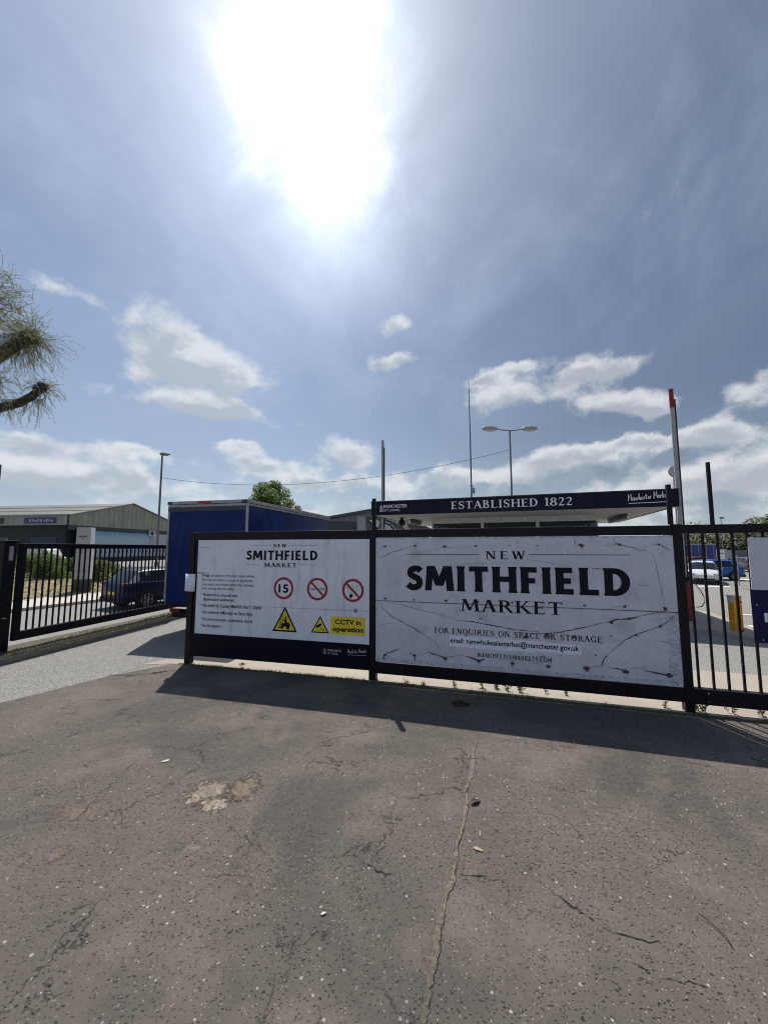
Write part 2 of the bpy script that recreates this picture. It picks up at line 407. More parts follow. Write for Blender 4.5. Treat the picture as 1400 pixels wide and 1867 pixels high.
def sans(text, x0, x1, z0, h, y, name, m, parent, bold=0.0, xonly=True):
    c = bpy.data.curves.new('tmp', 'FONT'); c.body = text; c.size = 1; c.offset = bold; c.resolution_u = 3
    o = bpy.data.objects.new('tmp', c); COL.objects.link(o)
    dg = bpy.context.evaluated_depsgraph_get(); me = bpy.data.meshes.new_from_object(o.evaluated_get(dg))
    bpy.data.objects.remove(o)
    xs = [v.co.x for v in me.vertices]; ax, bx_ = min(xs), max(xs)
    k = (x1 - x0) / (bx_ - ax); kz = h / .73
    vs = [(x0 + (v.co.x - ax) * k, y, z0 + v.co.y * kz) for v in me.vertices]
    fs = [tuple(p.vertices) for p in me.polygons]
    bpy.data.meshes.remove(me)
    return obj(name, vs, fs, m, parent)
def script_text(x0, x1, z0, h, y, name, m, parent, full=True):
    """thin handwriting 'Manchester Markets' with an underline"""
    L = {'M': [[(0, 0), (.1, 1.0), (.3, .3), (.5, 1.05), (.62, 0)]], 'a': [[(.32, .4), (.1, .42), (.05, .1), (.25, .05), (.34, .4), (.38, .02)]],
         'n': [[(.02, .4), (.05, 0), (.08, .3), (.25, .4), (.28, 0)]], 'c': [[(.3, .38), (.1, .36), (.08, .06), (.32, .08)]],
         'h': [[(.08, 1), (.04, 0), (.1, .3), (.25, .38), (.28, 0)]], 'e': [[(.05, .2), (.28, .26), (.2, .42), (.06, .25), (.12, .02), (.34, .08)]],
         's': [[(.28, .42), (.1, .34), (.24, .18), (.05, .02)]], 't': [[(.14, .8), (.1, .05), (.25, .02)], [(0, .52), (.3, .56)]],
         'r': [[(.05, .4), (.06, 0)], [(.06, .25), (.15, .4), (.28, .38)]], 'k': [[(.06, .9), (.04, 0)], [(.3, .45), (.06, .2), (.32, 0)]], ' ': []}
    adv = {'M': .72, ' ': .3}
    pr = Print(y); a = 0; items = []
    for ch in ('Manchester Markets'):
        for st in L[ch]: items.append([(a + p[0], p[1]) for p in st])
        a += adv.get(ch, .4)
    k = (x1 - x0) / a
    for st in items: pr.k %= 10; pr.ribbon([(x0 + p[0] * k, z0 + h * (.25 + .7 * p[1]) + .04 * h * p[0]) for p in st], h * .075)
    pr.ribbon([(x0, z0), (x0 + (x1 - x0) * .5, z0 + .03 * h), (x1 * .99 + x0 * .01, z0 + .07 * h)], h * .06)
    return pr.build(name, m, parent)
def council_crest(x0, z0, s, y, name, m, parent):
    pr = Print(y)
    for zz in (0, .3, .6): pr.ribbon([(x0, z0 + zz * s), (x0 + .3 * s, z0 + (zz + .18) * s), (x0 + .62 * s, z0 + zz * s)], .12 * s)
    pr.ribbon([(x0 + .3 * s, z0 + .7 * s), (x0 + .3 * s, z0 + 1.0 * s)], .14 * s); pr.rect(x0, x0 + .62 * s, z0 - .12 * s, z0 - .03 * s)
    return pr.build(name, m, parent)
# ------------------------------------------------------------------ planes the fence stands in
class Pl:
    def __init__(s, O, Q):
        s.O = O; s.L = math.hypot(Q[0] - O[0], Q[1] - O[1]); s.d = ((Q[0] - O[0]) / s.L, (Q[1] - O[1]) / s.L); s.a = math.atan2(s.d[1], s.d[0])
    def __call__(s, x, y):
        r = ray(x, y); det = -s.d[0] * r[1] + s.d[1] * r[0]
        u = (s.O[0] * r[1] - s.O[1] * r[0]) / det
        Y = s.O[1] + u * s.d[1]; return u, EYE + r[2] * Y / r[1]
    def w(s, u, v=0, z=0): return (s.O[0] + u * s.d[0] - v * s.d[1], s.O[1] + u * s.d[1] + v * s.d[0], z)
FA = Pl((-3.86, 7.976), (-.174, 7.004)); FB = Pl((-.174, 7.004), (4.309, 5.70))
#@@SETTING
# ------------------------------------------------------------------ ground materials
import numpy as _np
_q = [G(*p) for p in ((868, 1345), (858, 1420), (842, 1500), (826, 1580), (810, 1650), (792, 1740), (772, 1867))]
JC, JB, JA = [float(v) for v in _np.polyfit([p[1] for p in _q], [p[0] for p in _q], 2)]
def ground_mat(name, col, var=.2, chips=0.0, pits=0.0, cracks=0.0, patches=(), rough=.85, fine=260, bst=.5, stain=(.05, .04, .035), staina=.35, chipcol=(.42, .38, .33), chipsc=26, aggregate=0):
    m = bpy.data.materials.new(name); m.use_nodes = True; t = NT(m.node_tree)
    b = m.node_tree.nodes['Principled BSDF']
    P = t.new('ShaderNodeTexCoord').outputs['Object']
    big = t.noise(P, .9, 6, .6); mid = t.noise(P, 6, 6, .65); fn = t.noise(P, fine, 3, .7)
    c = t.mix(t.ss(big, .3, .7), tuple(k * (1 - var) for k in col), tuple(k * (1 + var) for k in col))
    c = t.mix(t.m('MULTIPLY', t.ss(mid, .35, .75), .5), c, tuple(k * .78 for k in col))
    c = t.mix(t.ss(t.noise(P, 2.1, 7, .7, .5), .56, .74, 0, staina), c, stain)
    c = t.mix(t.m('MULTIPLY', t.ss(fn, .3, .7), .5), c, tuple(k * 1.6 for k in col)); gr_ = t.noise(P, 95, 4, .75); c = t.mix(t.m('MULTIPLY', t.ss(gr_, .5, .66), .55), c, tuple(k * .45 for k in col))
    h = t.m('MULTIPLY', fn, .5)
    h = t.m('ADD', h, t.m('MULTIPLY', mid, 1.5))
    wv = t.vm('ADD', P, t.vm('SCALE', t.vm('SUBTRACT', t.comb(t.noise(P, 9, 3), t.noise(t.vm('ADD', P, (5, 3, 0)), 9, 3), 0), (.5, .5, .5)), sc=.06))
    if aggregate:
        n = t.new('ShaderNodeTexVoronoi', feature='F1'); t.put(n.inputs['Vector'], P); n.inputs['Scale'].default_value = aggregate
        r = t.sep(n.outputs['Color'])[0]
        c = t.mix(t.m('MULTIPLY', t.ss(r, .45, .95), .75), c, chipcol)
        c = t.mix(t.m('MULTIPLY', t.ss(r, .3, .0), .6), c, tuple(k * .4 for k in col))
        h = t.m('ADD', h, t.m('MULTIPLY', r, 1.2))
    if chips:
        n = t.new('ShaderNodeTexVoronoi', feature='F1'); t.put(n.inputs['Vector'], P); n.inputs['Scale'].default_value = chipsc
        r = t.sep(n.outputs['Color'])
        dens = t.m('ADD', chips, t.m('MULTIPLY', t.m('SUBTRACT', t.noise(P, 1.3, 3), .5), .35))
        k = t.m('MULTIPLY', t.m('LESS_THAN', r[0], dens), t.ss(n.outputs['Distance'], t_ := .30, .20))
        lim = t.m('ADD', .08, t.m('MULTIPLY', r[1], .2))
        k = t.m('MULTIPLY', t.m('LESS_THAN', r[0], dens), t.m('LESS_THAN', n.outputs['Distance'], lim))
        c = t.mix(t.m('MULTIPLY', k, t.m('ADD', .45, t.m('MULTIPLY', r[2], .5))), c, chipcol)
        h = t.m('ADD', h, t.m('MULTIPLY', k, 1.0))
    if pits:
        for sc_, rot, st in ((24, .5, 2.2), (34, -.35, 1.8)):
            pv = t.mapv(wv, sc=(1, st, 1), rot=(0, 0, rot))
            n = t.new('ShaderNodeTexVoronoi', feature='F1'); t.put(n.inputs['Vector'], pv); n.inputs['Scale'].default_value = sc_
            r = t.sep(n.outputs['Color'])
            k = t.m('MULTIPLY', t.m('LESS_THAN', r[0], pits), t.m('LESS_THAN', n.outputs['Distance'], t.m('ADD', .10, t.m('MULTIPLY', r[1], .2))))
            c = t.mix(t.m('MULTIPLY', k, .9), c, tuple(q * .16 for q in col))
            h = t.m('SUBTRACT', h, t.m('MULTIPLY', k, 2.5))
    if cracks:
        dvv = t.vm('ADD', P, t.vm('SCALE', t.vm('SUBTRACT', t.comb(t.noise(P, 3.5, 8, .7), t.noise(t.vm('ADD', P, (9, 1, 0)), 3.5, 8, .7), 0), (.5, .5, .5)), sc=.65))
        e = t.vor(dvv, .95, 'DISTANCE_TO_EDGE')
        msk = t.ss(t.noise(t.vm('ADD', P, (2.7, 8.1, 0)), 1.1, 3), .52, .64)
        k = t.m('MULTIPLY', t.ss(e, .005, .0015), msk)
        e2 = t.vor(dvv, 2.6, 'DISTANCE_TO_EDGE')
        msk2 = t.ss(t.noise(t.vm('ADD', P, (7.7, 2.1, 0)), 1.6, 3), .60, .70)
        k = t.m('MAXIMUM', k, t.m('MULTIPLY', t.ss(e2, .011, .003), msk2))
        c = t.mix(t.m('MULTIPLY', k, cracks), c, tuple(q * .25 for q in col))
        h = t.m('SUBTRACT', h, t.m('MULTIPLY', k, 3.0))
    for (px, py, rx, ry, pc, a) in patches:
        d = t.vm('SUBTRACT', P, (px, py, 0)); d = t.vm('MULTIPLY', d, (1 / rx, 1 / ry, 0))
        q = t.m('ADD', t.vm('LENGTH', d), t.m('MULTIPLY', t.m('SUBTRACT', t.noise(P, 13, 8, .8), .5), 4.2))
        k = t.ss(q, .95, .80)
        pc2 = t.mix(t.ss(t.noise(P, 45, 6, .75), .38, .62), tuple(v * .45 for v in pc), tuple(v * 1.25 for v in pc))
        c = t.mix(t.m('MULTIPLY', k, a), c, pc2)
        h = t.m('SUBTRACT', h, t.m('MULTIPLY', k, 4.0 * a if a > .8 else .4 * a))
    if name == 'worn_pavement_asphalt':
        # gritty joint: a bent line across the slab, edge broken by noise
        X, Y, Z = t.sep(P)
        ln = t.m('ADD', JA, t.m('ADD', t.m('MULTIPLY', Y, JB), t.m('MULTIPLY', t.m('MULTIPLY', Y, Y), JC)))
        off = t.m('ADD', t.m('MULTIPLY', t.m('SUBTRACT', t.noise(P, 2.2, 3, .5), .5), .10), t.m('MULTIPLY', t.m('SUBTRACT', t.noise(P, 16, 5, .65), .5), .05))
        d0 = t.m('ADD', t.m('SUBTRACT', X, ln), off); d = t.m('ABSOLUTE', d0)
        wd = t.m('ADD', .009, t.m('MULTIPLY', t.ss(t.noise(t.mapv(P, sc=(.3, 1, 1)), 3.2, 4, .6), .35, .7), .022))
        k = t.m('MULTIPLY', t.ss(t.m('DIVIDE', d, wd), 1.25, .75), t.m('MULTIPLY', t.ss(Y, 4.95, 4.7), t.ss(t.noise(P, 5.5, 3), .25, .38)))
        jc = t.mix(t.ss(t.noise(P, 60, 5, .75), .36, .64), (.07, .06, .045), (.26, .22, .16))
        jc = t.mix(t.m('MULTIPLY', t.ss(Y, 2.9, 1.6), .45), jc, (.09, .085, .04))
        c = t.mix(t.m('MULTIPLY', k, .9), c, jc)
        e = t.m('MULTIPLY', t.ss(t.m('ABSOLUTE', t.m('SUBTRACT', d0, wd)), .006, .001), t.m('MULTIPLY', t.ss(Y, 5.1, 4.8), t.ss(t.noise(P, 8, 3), .42, .55)))
        c = t.mix(t.m('MULTIPLY', e, .85), c, (.012, .011, .009))
        h = t.m('SUBTRACT', t.m('ADD', h, t.m('MULTIPLY', k, 1.2)), t.m('MULTIPLY', e, 2.0))
        # broad tone: uneven light on the ground, painted in as dark and pale noise
        c = t.mix(t.ss(t.noise(P, .55, 4, .6, .6), .46, .60, 0, .55), c, (.052, .049, .045))
        c = t.mix(t.ss(t.noise(t.vm('ADD', P, (3, 9, 0)), .8, 5, .6), .50, .64, 0, .5), c, (.180, .152, .128))
        # fine bright grit
        n = t.new('ShaderNodeTexVoronoi', feature='F1'); t.put(n.inputs['Vector'], P); n.inputs['Scale'].default_value = 62
        r = t.sep(n.outputs['Color']); g_ = t.m('MULTIPLY', t.m('LESS_THAN', r[0], .16), t.m('LESS_THAN', n.outputs['Distance'], .3))
        c = t.mix(t.m('MULTIPLY', g_, t.m('MULTIPLY', r[2], .8)), c, (.38, .35, .31))
        g2_ = t.m('MULTIPLY', t.m('LESS_THAN', r[1], .2), t.m('LESS_THAN', n.outputs['Distance'], .34)); c = t.mix(t.m('MULTIPLY', g2_, .6), c, (.02, .018, .016)); h = t.m('SUBTRACT', h, t.m('MULTIPLY', g2_, 1.2))
    t.put(b.inputs['Base Color'], c); b.inputs['Roughness'].default_value = rough
    b.inputs['Specular IOR Level'].default_value = .35
    t.put(b.inputs['Normal'], t.bump(h, bst, .006))
    MATS[name] = m; return m
sandc = (.36, .30, .235)
g1 = G(395, 1448); g2 = G(150, 1478); g3 = G(714, 1462); g4 = G(350, 1548); g5 = G(500, 1570); g6 = G(440, 1437); g7 = G(105, 1560)
pave_m = ground_mat('worn_pavement_asphalt', (.108, .094, .081), .20, chips=.15, pits=.55, cracks=.35, chipsc=27, bst=1.0, chipcol=(.60, .56, .50),
    patches=[(g1[0] - .10, g1[1] + .02, .20, .20, sandc, .95), (g1[0] + .05, g1[1] - .14, .16, .12, sandc, .9), (g1[0] + .22, g1[1] + .08, .15, .20, (.2, .16, .11), .85), (g2[0], g2[1], .30, .14, (.17, .13, .10), .6), (g3[0], g3[1], .05, .11, (.2, .15, .11), .8),
             (g4[0], g4[1], .08, .06, (.2, .17, .13), .8), (g5[0], g5[1], .3, .3, (.13, .11, .09), .45), (g7[0], g7[1], .07, .09, (.17, .12, .09), .7),
             (.75, 5.9, .55, .3, (.13, .11, .08), .6), (1.15, 5.95, .16, .12, (.012, .012, .014), .9)])
road_m = ground_mat('entry_road_aggregate', (.155, .152, .145), .12, aggregate=75, chipcol=(.42, .41, .39), bst=.7, rough=.7, staina=.85, stain=(.085, .083, .08))
yard_m = ground_mat('yard_asphalt', (.21, .205, .19), .12, chips=.1, chipsc=40, aggregate=60, chipcol=(.33, .32, .3), bst=.4, stain=(.12, .115, .1), staina=.5)
conc_m = ground_mat('apron_concrete', (.33, .295, .245), .12, chips=.06, cracks=.6, bst=.35, stain=(.22, .19, .15), staina=.5, chipcol=(.55, .5, .42))
kerb_m = ground_mat('kerb_stone', (.20, .185, .16), .15, chips=.1, bst=.5, stain=(.08, .09, .04), staina=.7)
verge_m = ground_mat('mossy_verge', (.09, .08, .055), .3, chips=.15, bst=.9, stain=(.09, .11, .02), staina=.8)
slab_m = ground_mat('footway_slab', (.46, .43, .39), .1, bst=.3, stain=(.3, .28, .25), staina=.4)
def sheet(name, pts, z, m, parent=None):
    o = obj(name, [(p[0], p[1], z) for p in pts], [tuple(range(len(pts)))], m, parent)
    n = o.data.polygons[0].normal
    if n.z < 0: o.data.flip_normals()
    return tag(o, kind='structure')
def slab(name, pts, z0, z1, m):
    n = len(pts); v = [(p[0], p[1], z0) for p in pts] + [(p[0], p[1], z1) for p in pts]
    f = [tuple(range(n, 2 * n))] + [(k, (k + 1) % n, n + (k + 1) % n, n + k) for k in range(n)]
    return tag(obj(name, v, f, m), kind='structure')
sheet('ground', [(-1500, -200), (1500, -200), (1500, 2500), (-1500, 2500)], 0, yard_m)
fl = lambda u, v: FB.w(u, v)[:2]
fa = lambda u, v: FA.w(u, v)[:2]
sheet('pavement', [(-9.6, -6), (22, -6), fl(24, -.11), fl(0, -.13), fa(-.35, -.11), (-4.95, 7.22), (-5.73, 5.97)], .008, pave_m)
sheet('road', [(-9.7, -6), (-9.6, -6), (-5.73, 5.97), (-4.95, 7.22), (-4.4, 8.4), (-3.0, 12.5), (-1.5, 22), (-5, 24), (-6.7, 13.6), (-7.55, 8.2), (-9.9, 3.0), (-18, -6)], .004, road_m)
sheet('concrete_apron', [fa(-.9, -.3), fa(-.35, -.11), fl(0, -.13), fl(24, -.11), fl(24, 2.0), fl(0, 2.3), fa(-.2, .75), (-4.4, 8.4)], .0065, conc_m)
slab('verge', [(-7.62, 8.0), (-6.72, 13.6), (-7.3, 13.9), (-8.6, 8.0), (-12.5, 1.5), (-11.3, 1.5)], 0, .13, verge_m)
slab('kerb', [(-7.50, 8.0), (-6.60, 13.6), (-6.72, 13.6), (-7.62, 8.0), (-11.3, 1.5), (-11.15, 1.5)], 0, .115, kerb_m)
# far footway, grass bank
k1 = G(20, 1117); k2 = G(185, 1097); dx, dy = k2[0] - k1[0], k2[1] - k1[1]
ext = lambda p, s_: (p[0] + dx * s_, p[1] + dy * s_)
b1 = G(20, 1101); b2 = G(185, 1083)
slab('far_footway', [ext(k1, -3), ext(k2, 7), ext(b2, 6.4), ext(b1, -2.6)][::-1][::-1], 0, .12, slab_m)
e1, e2 = ext(b1, -2.5), ext(b2, 3.2)
grass_m = mat('dry_grass', (.27, .24, .14), .95, var=.35, vs=3, bump=.8, bs=20, dirt=(.07, .09, .025, .8), ds=1.3, spec=.1)
gv = []; nn = 16
for i in range(nn + 1):
    for j in range(nn + 1):
        u, w = i / nn, j / nn
        X = e1[0] + (e2[0] - e1[0]) * u; Y = e1[1] + (e2[1] - e1[1]) * u
        X += -6.5 * w; Y += 13 * w
        gv.append((X, Y, .11 + .55 * math.sin(min(w * 1.3, 1) * math.pi / 2) + .05 * math.sin(7 * u + 5 * w)))
gf = [(i * (nn + 1) + j, i * (nn + 1) + j + 1, (i + 1) * (nn + 1) + j + 1, (i + 1) * (nn + 1) + j) for i in range(nn) for j in range(nn)]
bank = tag(obj('grass_bank', gv, gf, grass_m, smooth=True), kind='structure')
if bank.data.polygons[0].normal.z < 0: bank.data.flip_normals()
def tufts(name, pts, hgt, m, lab=None, w=.006, per=7, spread=.05, kind='stuff'):
    v, f = [], []
    for (x_, y_, z_) in pts:
        for _ in range(per):
            a = random.random() * 6.28; r = random.random() * spread; h = hgt * random.uniform(.4, 1.2); l = random.uniform(.1, .6) * h
            bx0, by0 = x_ + r * math.cos(a), y_ + r * math.sin(a); c_, s_ = math.cos(a + 1.5), math.sin(a + 1.5); k = len(v)
            v += [(bx0 - c_ * w, by0 - s_ * w, z_), (bx0 + c_ * w, by0 + s_ * w, z_), (bx0 + math.cos(a) * l * .4 + c_ * w * .7, by0 + math.sin(a) * l * .4 + s_ * w * .7, z_ + h * .6), (bx0 + math.cos(a) * l, by0 + math.sin(a) * l, z_ + h)]
            f += [(k, k + 1, k + 2), (k, k + 2, k + 3)]
    o = obj(name, v, f, m)
    return tag(o, lab, None, None, kind)
gm1 = mat('grass_blades', (.16, .17, .05), .8, var=.4, vs=30)
gm2 = mat('dry_blades', (.27, .235, .13), .8, var=.3, vs=30)
pts = []
for _ in range(2600):
    p = random.choice(gv); pts.append((p[0] + random.uniform(-.6, .6), p[1] + random.uniform(-.6, .6), p[2] - .05))
tufts('bank_grass', pts, .16, gm2, 'rough dry grass on the bank behind the sliding gate', w=.015, per=5, spread=.2)
# right hand kerb island and road marks
slab('kerb_island', [G(1215, 1146)[:2], G(1290, 1153)[:2], G(1400, 1173)[:2], (16.5, 7.2), (17.5, 9.0), G(1372, 1150)[:2], G(1290, 1119)[:2], G(1200, 1108)[:2]], 0, .09, conc_m)
mark_m = mat('road_marking', (.62, .62, .58), .7, var=.1, vs=12, dirt=(.3, .3, .28, .6), ds=20)
for q in ([(1353, 1140), (1420, 1142), (1420, 1145), (1353, 1143)], [(1290, 1122), (1310, 1124), (1310, 1127), (1290, 1125)], [(1338, 1119), (1400, 1122), (1400, 1124), (1338, 1121)],
          [(1270, 1068), (1330, 1069), (1330, 1071), (1270, 1070)], [(1300, 1056), (1420, 1055), (1420, 1057), (1300, 1058)]):
    sheet('road_marking', [G(*p)[:2] for p in q], .008, mark_m)
# ------------------------------------------------------------------ the fence with its posts
fence = root('railing_fence', FA.w(0), 0, 'long black steel fence whose frame holds the two white boards', 'fence')
def infence(o, pl, u=0, v=0):
    w_ = pl.w(u, v); o.location = (w_[0] - fence.location.x, w_[1] - fence.location.y, 0); o.rotation_euler = (0, 0, pl.a); return o
infence(bx('post', black, fence, -.15, -.02, -.05, .07, 0, 2.645, bev=.008), FA)
infence(bx('post', black, fence, -.065, .065, -.05, .07, 0, 2.655, bev=.008), FB, -.02)
infence(bx('post_extension', black, fence, -.040, .02, -.02, .04, 2.655, 3.22, bev=.006), FB, 0)
infence(bx('post', black, fence, -.062, .055, -.06, .07, 0, 2.66, bev=.008), FB, 4.69)
infence(bx('post_extension', black, fence, -.085, -.028, -.03, .03, 2.66, 3.26, bev=.005), FB, 4.68)
infence(bx('post_extension', black, fence, -.021, .021, -.02, .025, 2.65, 3.57, bev=.004), FB, 5.145)
infence(bx('post', black, fence, -.075, .075, -.06, .08, 0, 2.66, bev=.008), FB, 9.4)
infence(bx('top_rail', black, fence, -.02, 3.70, -.045, .05, 2.475, 2.64, bev=.006), FA)
infence(bx('bottom_rail', black, fence, -.02, 3.70, -.03, .05, .17, .30, bev=.006), FA)
infence(bx('stile', black, fence, -.0, .075, -.03, .04, .301, 2.474, bev=.004), FA)
infence(bx('top_rail', black, fence, .047, 4.627, -.05, .05, 2.505, 2.645, bev=.006), FB)
infence(bx('bottom_rail', black, fence, .047, 4.627, -.05, .05, .135, .335, bev=.006), FB)
infence(bx('top_rail', black, fence, 4.746, 9.32, -.04, .05, 2.525, 2.65, bev=.006), FB)
infence(bx('bottom_rail', black, fence, 4.746, 9.32, -.05, .06, .125, .335, bev=.006), FB)
u = 4.832
while u < 9.2:
    infence(bx('bar', black, fence, -.0135, .0135, -.0135, .0135, .3, 2.56), FB, u, .005); u += .178
# rusty mounting clips and grip stubs between fence and boards
# ------------------------------------------------------------------ left board (site rules)
sg = root('site_rules_board', FA.w(0), FA.a, 'white rules board with red circles and yellow triangles, left half of the fence', 'sign')
bx('panel', boardw, sg, .07, 3.738, -.048, -.03, .61, 2.475, bev=.002)
bx('lower_panel', navy, sg, -.01, 3.738, -.062, -.048, .175, .612, bev=.002)
Y1 = -.0495
def at1(*a): return FA(*a)
def ext1(xa, xb, yy): return FA(xa, yy)[0], FA(xb, yy)[0]
u0, u1 = ext1(501, 525, 995); letters('NEW', u0, u1, FA(512, 998)[1], .065, Y1, 'lettering', ink, sg, .20, .09, gap=.22)
u0, u1 = ext1(452, 582, 1012); letters('SMITHFIELD', u0, u1, FA(517, 1021)[1], .182, Y1, 'title', ink, sg, .23, .19, False, gap=.09)
u0, u1 = ext1(484, 543, 1031); letters('MARKET', u0, u1, FA(513, 1034)[1], .082, Y1, 'lettering', ink, sg, .20, .09, gap=.14)
pr = Print(Y1)
for xa, xb, yy in ((463, 498, 995), (529, 583, 995), (451, 480, 1029.5), (548, 584, 1029.5)):
    a, b_ = FA(xa, yy), FA(xb, yy); pr.rect(a[0], b_[0], a[1] - .003, a[1] + .003)
pr.build('rule_lines', inkgrey, sg)
def line1(txt, xa, xb, yb, h, m, bold):
    a = FA(xa, yb); b_ = FA(xb, yb); return sans(txt, a[0], b_[0], a[1], h, Y1, 'text_line', m, sg, bold)
line1("Health and safety is everyone's responsibility.", 372.5, 467.5, 1050.5, .052, ink, .006)
line1("Site rules are there to ensure all employees,", 372, 465, 1058.5, .052, ink, .006)
line1("contractors and visitors adhere the following", 371.5, 465.5, 1066.5, .052, ink, .006)
line1("rules and use the site safely.", 371, 430, 1074, .052, ink, .006)
for txt, xa, xb, yb in (("Pedestrians should use", 374, 436, 1086), ("designated walkways", 374, 430, 1094), ("No entry to Sunday Market after 1.30pm", 373, 479, 1105.5),
                        ("No children (Monday to Saturday)", 372.5, 463, 1117.5), ("No dogs (except assistance dogs)", 372, 463, 1130), ("No fly-tipping", 371.5, 406, 1141.5)):
    line1(txt, xa, xb, yb, .062, ink, .02)
pr = Print(Y1)
for yb in (1083, 1102, 1114.5, 1126.5, 1139): a = FA(369.5, yb); pr.disc(a[0], a[1] + .01, .008)
for xa, ya, xb, yb in ((369, 998, 386, 999),): a, b_ = FA(xa, ya), FA(xb, yb); pr.ribbon([(a[0] + (b_[0] - a[0]) * i / 8, a[1] + .006 * math.sin(i * 2.1)) for i in range(9)], .007)
a, b_ = FA(364, 1044), FA(386, 1044.5); pr.ribbon([a, ((a[0] + b_[0]) / 2, a[1] - .006), (b_[0], a[1] + .002)], [.02, .014, .003])
a = FA(381, 1050); pr.ribbon([(a[0] - .03, a[1] + .03), (a[0], a[1]), (a[0] + .05, a[1] - .02)], [.01, .03, .01])
a, b_ = FA(391, 1013), FA(390, 1033); pr.ribbon([a, b_], .004)
a, b_ = FA(356, 1101), FA(676, 1125); pr.ribbon([(a[0], 1.19), (1.6, 1.192), (3.74, 1.19)], .004)
pr.build('weathering_marks', mat('scuff', (.10, .10, .11), .8), sg)
def circ(px, py): a = FA(px, py); return a
RR = .212
for k, (px, py) in enumerate(((519.5, 1072), (580.5, 1073.5), (645, 1076))):
    cx, cz = circ(px, py); pr = Print(Y1); pr.disc(cx, cz, RR); o = pr.build('pictogram', whitep, sg)
    pr = Print(Y1 - .0006); pr.ring(cx, cz, RR - .027, .046, 56)
    if k: s_ = (RR - .04) * .707; pr.ribbon([(cx - s_, cz + s_), (cx + s_, cz - s_)], .04)
    pr.build('red_ring', red, o)
    if k == 0: sans('15', cx - .105, cx + .105, cz - .078, .156, Y1 - .001, 'numerals', ink, o, .03)
    if k == 1: sans('TAILGATING', cx - .148, cx + .148, cz - .02, .04, Y1 - .0006, 'lettering', ink, o, .025)
    if k == 2:
        pr = Print(Y1 - .0006)
        pr.ribbon([(cx - .06, cz - .085), (cx + .08, cz + .09)], .004); pr.ribbon([(cx - .02, cz - .11), (cx + .12, cz + .06)], .004)
        pr.ribbon([(cx + .08, cz + .09), (cx + .115, cz + .095), (cx + .12, cz + .06)], .004)
        pr.poly([(cx - .07, cz - .09), (cx - .03, cz - .055), (cx + .0, cz - .085), (cx - .02, cz - .13), (cx - .06, cz - .135)])
        pr.ribbon([(cx - .06, cz - .05), (cx - .085, cz - .01), (cx - .05, cz + .02), (cx - .07, cz + .06), (cx - .03, cz + .1), (cx + .01, cz + .08), (cx - .01, cz + .03), (cx - .05, cz - .0)], .005)
        pr.ribbon([(cx - .11, cz + .035), (cx - .08, cz + .06), (cx - .10, cz + .045)], .012)
        pr.build('cigarette', ink, o)
def tri(apx, apy, blx, bly, brx, bry, name):
    A_, B_, C_ = FA(apx, apy), FA(blx, bly), FA(brx, bry); zb = (B_[1] + C_[1]) / 2; cx = (B_[0] + C_[0]) / 2; hw = (C_[0] - B_[0]) / 2; h = A_[1] - zb
    pr = Print(Y1); pr.poly([(cx - hw, zb), (cx + hw, zb), (cx, A_[1])]); o = pr.build(name, ink, sg)
    pr = Print(Y1 - .0004); q = .8; zc_ = zb + h / 3
    pr.poly([(cx - hw * q, zc_ - h / 3 * q), (cx + hw * q, zc_ - h / 3 * q), (cx, zc_ + h * 2 / 3 * q)]); pr.build('yellow_field', yellow, o)
    return o, cx, zb, hw, h
o, cx, zb, hw, h = tri(521.5, 1105, 499, 1150, 544, 1151.5, 'warning_triangle')
pr = Print(Y1 - .0008)
kx = hw * 2; f = lambda a, b_: (cx + a * kx, zb + b_ * h)
pr.poly([f(-.13, .2), f(-.13, .33), f(-.02, .33), f(.0, .38), f(.1, .38), f(.2, .33), f(.22, .2)])
pr.disc(*f(-.1, .17), .028); pr.disc(*f(.13, .17), .035)
pr.ribbon([f(-.2, .14), f(-.16, .68)], .012); pr.ribbon([f(-.16, .14), f(-.12, .68)], .008); pr.ribbon([f(-.29, .15), f(-.17, .15)], .012)
pr.ribbon([f(-.08, .33), f(-.06, .62), f(.12, .62), f(.16, .34)], .01)
pr.disc(*f(.03, .55), .018); pr.poly([f(-.01, .38), f(.08, .38), f(.07, .52), f(.0, .50)]); pr.ribbon([f(.02, .46), f(-.05, .44)], .014)
pr.build('forklift_symbol', ink, o)
o, cx, zb, hw, h = tri(585.8, 1122, 569, 1152, 602, 1154, 'warning_triangle')
kx = hw * 2; f = lambda a, b_: (cx + a * kx, zb + b_ * h)
pr = Print(Y1 - .0008); pr.ribbon([f(-.22, .33), f(.08, .52)], .042); pr.ribbon([f(-.02, .38), f(.08, .22), f(.16, .22), f(.24, .14)], .008); pr.ribbon([f(.14, .13), f(.27, .14)], .008)
pr.build('camera_symbol', ink, o)
a, b_ = FA(604.8, 1123), FA(667.5, 1157); pr = Print(Y1); zt = FA(605, 1122.5)[1]; zl = FA(604, 1154.5)[1]
pr.rect(a[0], b_[0], zl, zt); o = pr.build('notice_plate', yellow, sg)
hh = zt - zl; ww = b_[0] - a[0]
sans('CCTV in', a[0] + ww * .13, a[0] + ww * .88, zl + hh * .57, hh * .27, Y1 - .0006, 'lettering', ink, o, .035)
sans('operation', a[0] + ww * .06, a[0] + ww * .95, zl + hh * .17, hh * .275, Y1 - .0006, 'lettering', ink, o, .035)
dimw = mat('dim_white_print', (.45, .45, .5), .6)
Y0 = -.0632
a = FA(592, 1190); council_crest(a[0], a[1] + .01, .085, Y0, 'crest', dimw, sg)
a, b_ = FA(599.5, 1186), FA(625, 1186); sans('MANCHESTER', a[0], b_[0], a[1] + .005, .038, Y0, 'lettering', dimw, sg, .02)
